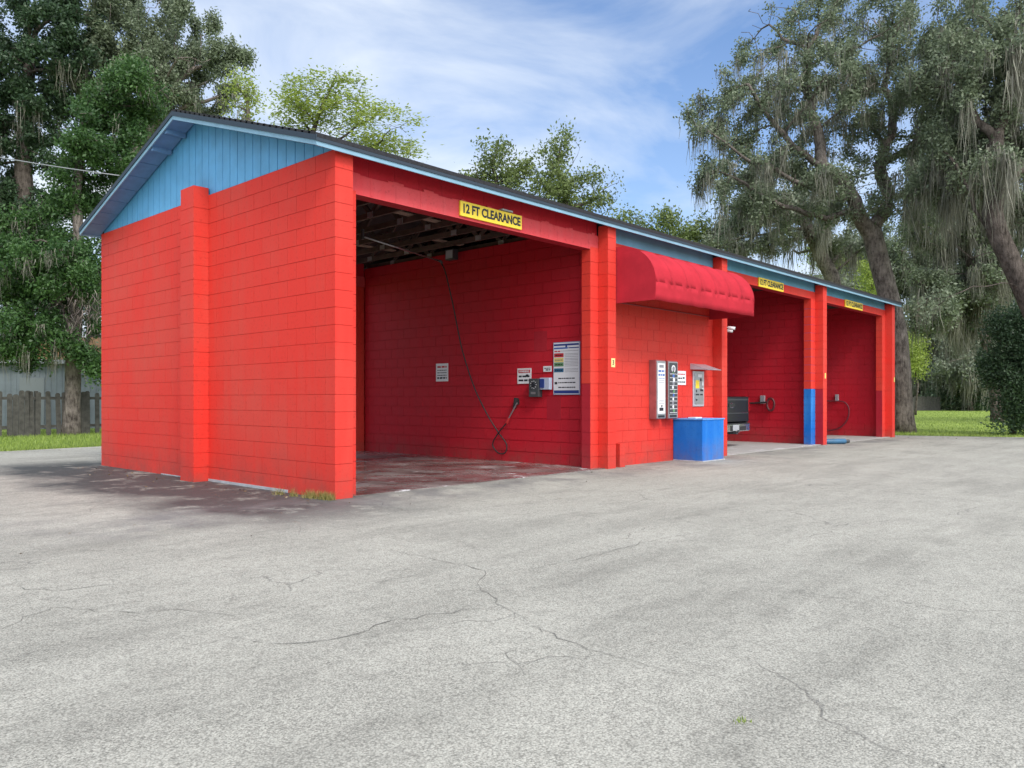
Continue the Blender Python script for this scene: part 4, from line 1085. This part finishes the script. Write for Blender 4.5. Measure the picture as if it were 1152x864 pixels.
def tree(name, label, cat, base, trunk, blobs, nat=500, step=.45, kill=.7, leaves=40000, lsize=.09, lm=None, bark=None,
         r0=.3, moss=0, mosslen=1.0, group=None, spread=.30, flat=0.0, aspect=.5, tip=.012, mosswid=.02, density_edges=True, bare=0.0, tonebias=0.0, gapf=.30, limbs=(), mossblobs=()):
    """trunk: world points from the ground up; blobs: (centre, (rx,ry,rz), weight) of the crown"""
    base = Vector(base)
    root = empty(name, base); tag(root, label, cat, group)
    W_ = np.array([w for _, _, w in blobs], float); W_ /= W_.sum()
    A = []
    for (c, r, w), k in zip(blobs, (W_ * nat).astype(int)):
        k = max(k, 6)
        u = rng.normal(size=(k, 3)); u /= np.linalg.norm(u, axis=1, keepdims=True); rad = rng.uniform(0, 1, (k, 1)) ** .45
        A.append(np.array(c) + u * rad * np.array(r))
    A = np.concatenate(A); A = A[A[:, 2] > .25]
    P, par, ntr = colonize([np.array(t) for t in trunk], A, step, 6 * step + 2.0, kill, limbs=limbs)
    B = np.array(base)
    n = len(P); nd = np.zeros(n); kids = [[] for _ in range(n)]
    for i in range(n):
        if par[i] >= 0: kids[par[i]].append(i)
    # pipe model radii
    acc = np.zeros(n); order = list(range(n))[::-1]
    ex = 2.3
    for i in order:
        if not kids[i]: acc[i] = tip ** ex
        if par[i] >= 0: acc[par[i]] += acc[i]
    rad = acc ** (1 / ex)
    k = r0 / rad[0]
    rad = np.where(rad > tip * 1.5, tip + (rad - tip) * ((r0 - tip) / max(rad[0] - tip, 1e-6)), rad)
    rad = np.maximum(rad, tip * .6)
    # flare at foot
    for i in range(min(4, ntr)): rad[i] *= (1.35, 1.15, 1.06, 1.0)[i]
    mb = MB()
    stack = [(0, -1)]
    while stack:
        s, p = stack.pop(); ch = [s]; cur = s
        while kids[cur]:
            ks = sorted(kids[cur], key=lambda q: -rad[q]); nxt = ks[0]
            for o_ in ks[1:]: stack.append((o_, cur))
            ch.append(nxt); cur = nxt
        pts = ([P[p]] if p >= 0 else []) + [P[i] for i in ch]
        rs = ([rad[ch[0]]] if p >= 0 else []) + [rad[i] for i in ch]
        if len(pts) < 2: continue
        # thin long twig chains: fewer sides
        ns = 10 if max(rs) > .15 else (6 if max(rs) > .05 else 4)
        mb.tube([Vector(q - B) for q in pts], [float(x) for x in rs], ns)
    mb.build('trunk', bark or BARK, root, smooth=True)
    # leaves round twigs
    tw = np.where(rad < max(tip * 3.2, .03))[0]; tw = tw[tw >= ntr] if (tw >= ntr).any() else tw
    if bare: tw = tw[rng.uniform(0, 1, len(tw)) > bare]
    cl = rng.uniform(.25, 1.0, n)                        # each twig carries its own amount of leaf
    # twigs grow leaf in bunches; between bunches the sky shows
    cs = 1.1 * max(step, .3) / .4
    cellr = np.floor(P / cs + rng.uniform(0, 1, 3)).astype(int); hsh = (cellr[:, 0] * 73856093 ^ cellr[:, 1] * 19349663 ^ cellr[:, 2] * 83492791) % 997 / 997.0
    cl = cl * np.where(hsh < gapf, .06, .5 + .5 * hsh)
    p_ = cl[tw] ** 2; p_ /= p_.sum()
    pick = rng.choice(tw, leaves, p=p_)
    tgt = np.where(par[pick] >= 0, par[pick], pick); t = rng.uniform(0, 1, (leaves, 1))
    cen = P[pick] * t + P[tgt] * (1 - t)
    sp = np.array([spread, spread, spread * (1 - flat * .7)])
    cen = cen + rng.normal(0, 1, (leaves, 3)) * sp * (.55 + .5 * cl[pick][:, None])
    ton = np.clip(cl[pick] * .6 + .2 + tonebias, 0, 1)
    leaf_object('crown', cen - B, lsize, lm or LF_OAK, root, aspect, flat, tones=ton)
    if moss:
        cand = np.where((rad < .10) & (np.arange(n) >= ntr))[0]
        if len(cand):
            zz_ = P[cand][:, 2]; pr_ = np.clip(1.25 - (zz_ - zz_.min()) / (np.ptp(zz_) + 1e-6), .12, 1) ** 1.5
            hot = hsh[cand] > .55; pr_ = pr_ * np.where(hot, 1.0, .08)
            cc = rng.choice(cand, moss, p=pr_ / pr_.sum()); roots = []; lens = []
            for c_ in cc:
                kk = rng.integers(8, 30); L_ = mosslen * rng.uniform(.25, 1.0) ** 1.2
                roots.append(P[c_] + rng.normal(0, .10 * max(1, step / .4), (kk, 3))); lens.append(L_ * rng.uniform(.3, 1, kk))
            strands('hanging_moss', np.concatenate(roots) - B, np.concatenate(lens), MOSS, root, mosswid)
    return root

def blob(px, py, d, rx, ry, w=1.0, rd=None):
    """crown clump seen at a pixel, at its own distance; radii in metres from pixel radii"""
    r = rx * d / F; return (tuple(at(px, py, d)), (r, rd if rd else r, ry * d / F), w * rx * ry)
def gbase(px, d): p = at(px, HZ, d); return Vector((p.x, p.y, -.05))
def tr_pts(base, pts): return [tuple(base)] + [tuple(at(*p)) for p in pts]

# --- right side: the big live oak behind the far end of the building
b = gbase(1016, 28)
tree('live_oak', 'huge mossy live oak rising just behind the far right end of the building', 'tree', b,
     tr_pts(b, [(1014,430,28),(1010,380,28),(1000,335,28),(988,290,28),(981,262,28)]),
     [blob(905,115,28,100,66,1.1), blob(1010,90,28,95,85,1.3), blob(850,200,27,78,45,.7), blob(1010,205,28,80,62,1.0), blob(1060,140,28,50,60,.8),
      blob(815,130,27,48,56,.35), blob(930,225,27,80,38,.9), blob(830,255,27,48,18,.4), blob(880,50,29,60,50,.8), blob(960,30,29,80,60,.7)],
     nat=1900, step=.38, kill=.50, leaves=92000, lsize=.115, lm=LF_OAK, r0=.34, moss=420, mosslen=1.5, gapf=.27, spread=.17, tip=.012, mosswid=.013,
     limbs=[[tuple(at(*q)) for q in l_] for l_ in ([(981,262,28),(964,238,27.6),(955,215,27.4),(925,188,27),(892,165,26.8),(862,128,26.6),(842,95,26.6)],
       [(981,262,28),(1001,222,28.3),(990,185,28.5),(1004,138,28.8),(998,85,29)], [(992,190,28.5),(1030,160,28),(1066,118,27.5),(1090,80,27.5)],
       [(958,222,27.4),(920,215,26.4),(880,196,26),(835,176,25.7),(800,150,25.6)], [(964,238,27.6),(930,246,27),(880,232,26.6),(838,206,26.4),(806,192,26.4)],
       [(1001,222,28.3),(1040,214,28),(1075,190,28)], [(925,188,27),(918,140,27.4),(905,90,28),(912,50,28.4)])])
b = gbase(1190, 22.5)
tree('live_oak', 'mossy live oak at the right edge with a low crooked limb over the lawn', 'tree', b,
     tr_pts(b, [(1180,400,22.5),(1160,345,22.5),(1140,300,22.5),(1122,262,22.5),(1116,238,22.5)]),
     [blob(1105,95,24,80,76,1.1), blob(1190,110,24,80,90,.9), blob(1070,205,25,50,36,.7), blob(1195,230,24,60,40,.4),
      blob(1060,332,22,44,9,.3), blob(1120,35,25,80,55,.8), blob(1118,185,22,34,26,.7)],
     nat=1800, step=.38, kill=.50, bark=BARKD, leaves=96000, lsize=.11, lm=LF_OAK, r0=.27,
     limbs=[[tuple(at(*q)) for q in l_] for l_ in ([(1116,238,22.5),(1127,205,22.6),(1120,160,23),(1135,110,23.2),(1128,60,23.5)],
       [(1120,255,22.5),(1096,235,22.8),(1082,200,23.2),(1062,170,23.5)], [(1152,328,22.5),(1128,318,22.2),(1095,322,21.8),(1068,334,21.6),(1040,352,21.5)],
       [(1127,205,22.6),(1165,180,23),(1200,140,23)], [(1120,160,23),(1092,125,23.4),(1080,80,23.8)], [(1135,290,22.5),(1112,284,22.6),(1092,290,22.8),(1076,276,23)])],
     moss=620, mosslen=2.2, gapf=.26, spread=.19, tip=.012, mosswid=.013)
b = gbase(958, 46)
tree('live_oak', 'smaller leaning mossy oak seen over the roof left of the big oak', 'tree', b,
     tr_pts(b, [(950,380,46),(936,312,46),(916,272,46),(905,250,46)]),
     [blob(880,250,46,80,38,1), blob(825,272,46,42,26,.7), blob(935,270,47,55,34,.8), blob(870,205,46,60,30,.6)],
     nat=800, step=.6, kill=.8, leaves=42000, lsize=.19, lm=LF_GRY, r0=.42, moss=260, mosslen=2.6, spread=.26, tip=.018, mosswid=.022)
b = gbase(1122, 40)
tree('live_oak', 'moss-curtained oak standing behind and between the two big oaks', 'tree', b,
     tr_pts(b, [(1118,430,40),(1108,380,40),(1100,330,40),(1090,290,40)]),
     [blob(1070,190,40,52,60,1), blob(1115,250,40,50,50,1), blob(1045,255,40,36,36,.8), blob(1085,320,40,62,34,1.1), blob(1050,355,39,40,22,.9)],
     nat=1200, step=.5, kill=.65, leaves=85000, lsize=.15, lm=LF_OAK, bark=BARKD, r0=.24, moss=460, mosslen=2.6, gapf=.2, spread=.26, tip=.014, mosswid=.02)
G = 'oaks and bushes beyond the lawn'
for (px, d, bl, lab, mt, lv, ms_) in (
    (1092, 80, [(1085,375,80,48,42,1),(1085,415,79,50,24,.9),(1120,330,80,60,45,1),(1060,330,81,38,40,.8)], 'pale grey-green oak draped in moss in the middle of the lawn view', LF_GRY, 48000, 380),
    (1052, 86, [(1040,360,86,34,55,1),(1030,290,86,55,50,1),(1045,418,85,36,22,1.0),(1100,400,86,36,30,.8)], 'dusky mossy oak standing left of the pale oak beyond the lawn', LF_OAK, 42000, 360),
    (1150, 84, [(1150,390,84,60,50,1),(1130,300,84,60,60,1),(1190,340,84,60,60,.6)], 'tall oak behind the lawn near the right edge', LF_GRY, 42000, 260),
    (975, 88, [(975,310,88,50,50,1),(930,330,88,50,30,.6)], 'oak far behind the roof end, left of the big trunk', LF_GRY, 26000, 120),
    (1260, 40, [(1250,300,40,90,90,1),(1240,380,40,60,50,1)], 'oak wholly past the right edge, beyond the tall dark shrub', LF_OAK, 22000, 100)):
    b = gbase(px, d)
    tree('live_oak', lab, 'tree', b, tr_pts(b, [(px-3,430,d),(px+6,400,d),(px-4,370,d)]), [blob(*q[:5], q[5]) for q in bl],
         nat=700, step=.0125 * d, kill=.016 * d, leaves=int(lv * 1.25), lsize=.0036 * d, lm=mt, r0=.24, moss=ms_, mosslen=.045 * d, spread=.0055 * d, tip=.0004 * d, mosswid=.0005 * d, group=G)
def bush(name, label, px, d, blobs, lm, n, ls, group=None, spread=.25, cat='bush', r0=.07):
    b = gbase(px, d)
    return tree(name, label, cat, b, [tuple(b), tuple(b + Vector((0, 0, .5)))], [blob(*q) for q in blobs],
                nat=260, step=.3 if d < 40 else .6, kill=.4 if d < 40 else .8, leaves=n, lsize=ls, lm=lm, r0=r0, spread=spread, group=group, tip=.008 if d < 40 else .02, bark=BARKD)
bush('evergreen_shrub', 'tall dark green leafy shrub at the right edge of the lawn', 1140, 26, [(1150,400,26,38,62,1),(1140,460,26,32,26,.8),(1125,480,25.6,24,9,.7),(1160,478,25.6,30,12,.7)], LF_DRK, 42000, .10)
bush('yellow_shrub', 'yellow-green sapling right of the big oak trunk beyond the lawn', 1030, 58, [(1027,395,58,13,24,1)], LF_YEL, 5000, .18, G, spread=.5)
bush('yellow_tree', 'bright yellow-green treetop showing above the roof end', 985, 60, [(918,285,60,14,10,1),(985,312,60,12,20,1)], LF_YEL, 5000, .18, G, spread=.6, cat='tree')
for px, rx, ry, lab, lm in ((1085, 34, 17, 'low round dark bush at the back of the lawn', LF_DRK), (1062, 20, 10, 'small dark bush against the far fence', LF_OAK),
                        (1118, 30, 22, 'dark bush right of the round bush at the back of the lawn', LF_DRK), (1180, 50, 30, 'wide dark bush past the right edge of the lawn', LF_DRK)):
    bush('bush', lab, px, 82, [(px, 456 - ry * .6, 82, rx, ry, 1)], lm, 9000, .30, G, spread=.7)
# a far belt of woods closing the view beyond the lawn and behind the shed
def woods(name, pts, n, hgt, ls, lm, label=None):
    P_ = []
    for (a, b_) in zip(pts, pts[1:]):
        a, b_ = np.array(a), np.array(b_); m_ = n // (len(pts) - 1)
        t = rng.uniform(0, 1, (m_, 1)); p = a * (1 - t) + b_ * t
        s = p[:, 0] * .23 + p[:, 1] * .31
        top = hgt * (.62 + .22 * np.sin(s * 1.1) + .12 * np.sin(s * 2.7 + 1))
        z = top * rng.uniform(0, 1, m_) ** .8
        q = np.stack([p[:, 0] + rng.normal(0, 3, m_), p[:, 1] + rng.normal(0, 3, m_), z], 1); P_.append(q)
    o = leaf_object(name, np.concatenate(P_), ls, lm, None, .7, kind='stuff'); tag(o, label, 'woods')
    return o
def W2(px, d): p = at(px, HZ, d); return (p.x, p.y)
woods('distant_woods', [W2(900, 110), W2(1100, 100), W2(1300, 90), W2(1600, 70)], 90000, 15, .55, LF_OAK, 'dark wooded belt closing the view far beyond the right lawn')
woods('distant_woods', [W2(-300, 60), W2(-60, 58), W2(200, 62), W2(420, 75), W2(800, 110)], 80000, 9, .45, LF_DRK, 'dark wooded belt behind the shed and fence on the left')

# --- left side
b = gbase(80, 25.5)
tree('shade_tree', 'tall tree with a lichen-spotted trunk in front of the broken fence', 'tree', b,
     tr_pts(b, [(82,440,25.5),(83,380,25.5),(86,310,25.5),(88,262,25.5),(86,215,25.5),(92,160,25.5),(100,110,25.5)]),
     [blob(55,310,25,70,42,1.1), blob(30,370,24.5,50,38,.9), blob(92,385,25.5,30,34,.8), blob(40,392,25,70,20,1.0), blob(105,412,25,16,22,.4), blob(120,165,25.5,55,45,1.0), blob(85,215,26,45,30,.6), blob(150,110,26,50,40,.8), blob(10,290,25,50,50,.8)],
     nat=1500, step=.36, kill=.48, leaves=98000, lsize=.12, lm=LF_GRN, bark=BARK, r0=.24, moss=130, mosslen=1.0, mosswid=.012, gapf=.16, spread=.19, tip=.010, tonebias=-.1)
b = gbase(28, 31)
tree('shade_tree', 'very tall dark tree at the left edge with a bare lower trunk', 'tree', b,
     tr_pts(b, [(30,400,31),(27,320,31),(30,250,31),(26,190,31),(30,120,31),(34,60,31)]),
     [blob(20,100,31,70,60,1.2), blob(60,40,31,60,60,1), blob(-30,170,31,55,60,.8), blob(50,170,31,40,28,.5), blob(15,235,31,45,25,.5)],
     nat=1300, step=.45, kill=.55, gapf=.18, leaves=80000, lsize=.15, lm=LF_DRK, bark=BARKD, r0=.34, moss=90, mosslen=1.6, mosswid=.013, spread=.19, tip=.012)
b = gbase(150, 32)
tree('live_oak', 'tall grey-green oak whose crown shows above the blue gable', 'tree', b,
     tr_pts(b, [(148,380,32),(140,300,32),(134,240,32),(140,190,32),(160,150,32)]),
     [blob(205,85,32,66,48,1.2), blob(150,60,33,60,50,1), blob(255,75,32,34,40,.5), blob(180,135,33,60,30,.8), blob(120,90,32,40,60,.6), blob(170,20,33,70,40,.7)],
     nat=1300, step=.45, kill=.55, gapf=.2, leaves=88000, lsize=.135, lm=LF_OAK, bark=BARK, r0=.36, moss=60, mosslen=1.0, mosswid=.013, spread=.19, tip=.012)
b = gbase(-70, 30)
tree('shade_tree', 'broad dark tree just past the left edge of the picture', 'tree', b,
     tr_pts(b, [(-72,380,30),(-60,260,30),(-64,180,30)]), [blob(-80,150,30,80,100,1), blob(-50,300,30,60,60,1)],
     nat=500, step=.55, kill=.7, leaves=34000, lsize=.13, lm=LF_DRK, bark=BARKD, r0=.34, spread=.4, tip=.014)
b = gbase(105, 40)
tree('shade_tree', 'dark green tree behind the shed filling the gap beside the building', 'tree', b,
     tr_pts(b, [(105,380,40),(107,330,40)]), [blob(60,330,40,75,60,1), blob(110,290,40,35,45,1), blob(10,260,41,60,60,.8)],
     nat=500, step=.6, kill=.8, leaves=45000, lsize=.15, lm=LF_DRK, bark=BARKD, r0=.3, spread=.45, tip=.016)
b = gbase(272, 26)
tree('sapling', 'thin sparse sapling with bare grey twigs left of the ridge', 'tree', b,
     tr_pts(b, [(274,300,26),(276,200,26),(280,140,26),(278,110,26)]), [blob(272,112,26,24,30,1), blob(290,150,26,20,14,.3)],
     nat=200, step=.3, kill=.35, leaves=1300, lsize=.11, lm=LF_YEL, r0=.08, spread=.2, tip=.008, moss=14, mosslen=.5)
# --- trees seen over the roof
b = gbase(372, 22)
tree('feathery_tree', 'feathery yellow-green tree with flat leaf layers above the middle of the roof', 'tree', b,
     tr_pts(b, [(368,300,22),(365,220,22),(360,180,22),(352,150,22)]),
     [blob(345,118,22,36,34,1), blob(375,95,22,30,20,.5), blob(420,150,22,48,34,1.2), blob(400,120,22,40,25,.6), blob(330,150,22,20,25,.3), blob(445,170,22,30,24,.6)],
     nat=900, step=.24, kill=.34, leaves=9500, lsize=.12, lm=LF_YEL, bark=BARKD, r0=.11, spread=.24, flat=.8, aspect=.4, tip=.006, gapf=.35)
b = gbase(555, 30)
tree('leafy_tree', 'small leafy treetop above the roof, left of the wider one', 'tree', b,
     tr_pts(b, [(555,350,30),(556,260,30),(558,200,30)]), [blob(560,180,30,26,30,1), blob(535,200,30,26,16,.6), blob(585,205,30,28,18,.7)],
     nat=480, step=.3, kill=.42, leaves=4600, lsize=.14, lm=LF_OLV, bark=BARKD, r0=.13, spread=.24, gapf=.3, tip=.008)
b = gbase(640, 30)
tree('leafy_tree', 'wider leafy treetop rising above the roof between the sign and the awning', 'tree', b,
     tr_pts(b, [(640,350,30),(638,270,30),(636,220,30)]), [blob(635,185,30,26,36,1), blob(615,205,30,20,28,.6), blob(675,215,30,28,28,.8), blob(640,225,30,48,20,.9)],
     nat=620, step=.3, kill=.42, leaves=6800, lsize=.14, lm=LF_OLV, bark=BARKD, r0=.15, spread=.24, gapf=.3, tip=.008)
b = gbase(750, 48)
tree('leafy_tree', 'low distant treetops just above the roofline left of the oaks', 'tree', b,
     tr_pts(b, [(750,350,48),(750,300,48)]), [blob(735,258,48,34,22,1), blob(775,270,48,36,20,1), blob(700,250,49,24,14,.4)],
     nat=420, step=.5, kill=.7, leaves=8000, lsize=.20, lm=LF_OLV, bark=BARKD, r0=.2, spread=.4, gapf=.3, tip=.014)

# dead pale twigs on the left tree
b = gbase(95, 25)
dt = empty('dead_branch', at(95, 345, 24.6)); tag(dt, 'pale dead branch tangle hanging in the tree beside the building corner', 'branch')
rr_ = rng.normal(0, 1, (200, 3)) * np.array([.35, .35, .45])
strands('twigs', rr_, rng.uniform(.1, .45, 200), DEADM, dt, .008, 3, .7)

# ------------------------------------------------------------------ grass
def grass_patch(name, pts, h, w, label):
    N = len(pts); ang = rng.uniform(0, 2 * math.pi, N); u = np.stack([np.cos(ang), np.sin(ang), np.zeros(N)], 1) * w
    hh = h * rng.uniform(.4, 1.2, (N, 1)); lean = rng.normal(0, .35, (N, 3)) * hh; lean[:, 2] = hh[:, 0]
    v = np.stack([pts - u, pts + u, pts + lean], 1).reshape(-1, 3)
    me = bpy.data.meshes.new(name); me.vertices.add(3 * N); me.vertices.foreach_set('co', v.astype(np.float32).ravel())
    me.loops.add(3 * N); me.loops.foreach_set('vertex_index', np.arange(3 * N, dtype=np.int32))
    me.polygons.add(N); me.polygons.foreach_set('loop_start', np.arange(0, 3 * N, 3, dtype=np.int32))
    me.materials.append(GRASS); me.update(calc_edges=True)
    a_ = me.attributes.new('tone', 'FLOAT', 'FACE'); a_.data.foreach_set('value', rng.uniform(0, 1, N).astype(np.float32))
    o = bpy.data.objects.new(name, me); COL.objects.link(o); tag(o, label, 'grass', kind='stuff'); return o
def edge_left(x): return 10.6 + (x + 10) * (17.0 - 10.6) / 31.9
N = 60000; x = rng.uniform(-9, 9, N); y = edge_left(x) - .1 + rng.uniform(0, 1, N) ** 1.4 * 11
grass_patch('grass', np.stack([x, y, np.full(N, -.01)], 1), .11, .008, 'short weedy grass strip in front of the broken fence')
N = 110000; x = 21.9 + rng.uniform(0, 1, N) ** 1.6 * 60; y = -14 + rng.uniform(0, 1, N) * 40
keep = x > np.where(y > .2, 21.75, np.where(y > -3, 21.75 - (y - .2) * .36, 22.9 - (y + 3) * .04)) - .05
grass_patch('grass', np.stack([x, y, np.full(N, -.01)], 1)[keep], .08, .010, 'mown green lawn beyond the far end of the pavement')
# weeds at the corner of the end wall
N = 700; cc_ = rng.choice([.05,.14,.3,.38,.62,.9], N, p=[.28,.25,.17,.12,.1,.08]); wy = cc_ + rng.normal(0, .05, N)
wx = -.025 - np.abs(rng.normal(0, .045, N)) - .14 * cc_
o = grass_patch('weed_clump', np.stack([wx, wy, np.zeros(N)], 1), .10, .003, 'clump of low yellowish weeds growing at the foot of the near corner'); o['category'] = 'weeds'
o.data.materials[0] = leaf_mat('dry_weed', (0.14, 0.17, 0.04), (0.42, 0.34, 0.12), .3)
N = 24
p = at(836, 812, HC * F / (812 - HZ)); pts = np.array([[p.x, p.y, 0]]) + rng.normal(0, .014, (N, 3)) * np.array([1, 1, 0])
o = grass_patch('weed_tuft', pts, .018, .003, 'tiny weed tuft sprouting from the asphalt in the foreground'); o['category'] = 'weeds'

# ------------------------------------------------------------------ shed, fence on the left
A_, B_ = at(-60, HZ, 30), at(140, HZ, 31.5)
dirv = Vector((B_.x - A_.x, B_.y - A_.y, 0)).normalized(); ang = math.atan2(dirv.y, dirv.x)
LN = (Vector((B_.x, B_.y, 0)) - Vector((A_.x, A_.y, 0))).length
sd = empty('shed', (A_.x, A_.y, 0), ang); tag(sd, 'pale metal-sided shed with low rusty roof half hidden behind the fence', 'shed')
ws = MB(); k = 0; xx = 0
while xx < LN:
    ws.box((xx, 0, 0), (min(xx + .17, LN), .05, 2.62)); ws.box((xx + .17, .012, 0), (min(xx + .20, LN), .05, 2.62)); xx += .20
ws.box((0, .05, 0), (LN, 5, 2.62)); ws.build('wall', SHEDM, sd)
rf = MB(); rf.prism([(-.35, 2.66), (2.5, 3.7), (5.3, 2.66), (5.3, 2.72), (2.5, 3.78), (-.35, 2.72)], -.3, 'x', LN + .6); rf.build('roof', RUST, sd)
MB().box((-.3, -.37, 2.55), (LN + .3, -.34, 2.70)).build('fascia', mat('white_fascia', (.26,.28,.30), .5), sd)
MB().box((LN * .40, -.03, 0), (LN * .40 + .85, -.005, 2.0)).build('door', mat('grey_door', (.15,.17,.18), .5), sd)

def picket_fence(A, Bp, h, label, gaps=(), tilt=.03, name='wooden_fence', group=None, miss=.06):
    A, Bp = Vector((A.x, A.y, 0)), Vector((Bp.x, Bp.y, 0)); d = (Bp - A); Ln = d.length; ang = math.atan2(d.y, d.x)
    r = empty(name, A, ang); tag(r, label, 'fence', group)
    x = 0
    pk = MB()
    while x < Ln:
        w = random.uniform(.13, .16)
        if not any(a < x < b_ for a, b_ in gaps) and random.random() > miss:
            hh = h * random.uniform(.93, 1.03); l_ = random.uniform(-tilt, tilt)
            pk.tone = random.random()
            pk.add([(x,0,-.05),(x+w,0,-.05),(x+w+l_,0,hh-.04),(x+w*.75+l_,0,hh),(x+w*.25+l_,0,hh),(x+l_,0,hh-.04)] +
                   [(x,.02,-.05),(x+w,.02,-.05),(x+w+l_,.02,hh-.04),(x+w*.75+l_,.02,hh),(x+w*.25+l_,.02,hh),(x+l_,.02,hh-.04)],
                   [(0,1,2,3,4,5),(6,7,8,9,10,11)] + [(i,(i+1)%6,6+(i+1)%6,6+i) for i in range(6)])
        x += w + random.uniform(.004, .014)
    pk.build('pickets', FENCE, r)
    rl = MB()
    for z in (.3, h * .85): rl.bar((0, .045, z), (Ln, .045, z + random.uniform(-.03, .03)), .04, .09)
    rl.build('rail', FENCE, r)
    x = 0
    while x <= Ln:
        MB().box((x, .07, -.05), (x + .09, .16, h + .02)).build('post', FENCE, r); x += 2.4
    return r
fa_, fb_ = at(-60, HZ, 22.8), at(140, HZ, 27)
picket_fence(fa_, fb_, 1.40, 'weathered grey picket fence with missing boards in front of the shed', gaps=((3.22, 3.75), (1.9, 2.05), (2.45, 2.6)), miss=.16, tilt=.05)
picket_fence(at(940, HZ, 78), at(1058, HZ, 80), 1.45, 'grey board fence at the far end of the lawn beside the oak trunk', miss=0)

# ------------------------------------------------------------------ overhead wire
wr = MB(); a, b2 = at(-260, 110, 22), on_x(134, 197.5, -.28)
pts = [a.lerp(b2, t) + Vector((0, 0, -1.0 * 4 * t * (1 - t) * .22)) for t in [k / 24 for k in range(25)]]
wr.tube(pts, .009, 6)
o = wr.build('service_wire', mat('pale_cable', (.26,.27,.28), .5), None, smooth=True); tag(o, 'pale service wire running from the left edge to the gable roof', 'wire')

# ------------------------------------------------------------------ fallen leaves and grit
N = 1250
lx = np.concatenate([rng.uniform(-6, 21, 150), -.05 - np.abs(rng.normal(0, .35, 300)), 21.7 - np.abs(rng.normal(0, 1.2, 400)), rng.uniform(-9, 6, 400)])
ly = np.concatenate([-np.abs(rng.normal(0, .8, 150)), rng.uniform(0, 7.5, 300), rng.uniform(-8, 2, 400), np.zeros(400)])
ly[-400:] = edge_left(lx[-400:]) - np.abs(rng.normal(0, .7, 400))
lp = np.stack([lx, ly, rng.uniform(.006, .014, N)], 1)
inside = (lx > -.25) & (lx < 20.6) & (ly > -.02) & (ly < 7.1)
o = leaf_object('leaf_litter', lp[~inside], .035, leaf_mat('fallen_leaf', (.05, .035, .02), (.20, .14, .07), 0), None, .5, .92, 'stuff')
tag(o, 'scattered small brown fallen leaves on the asphalt near walls and grass', 'leaf litter')
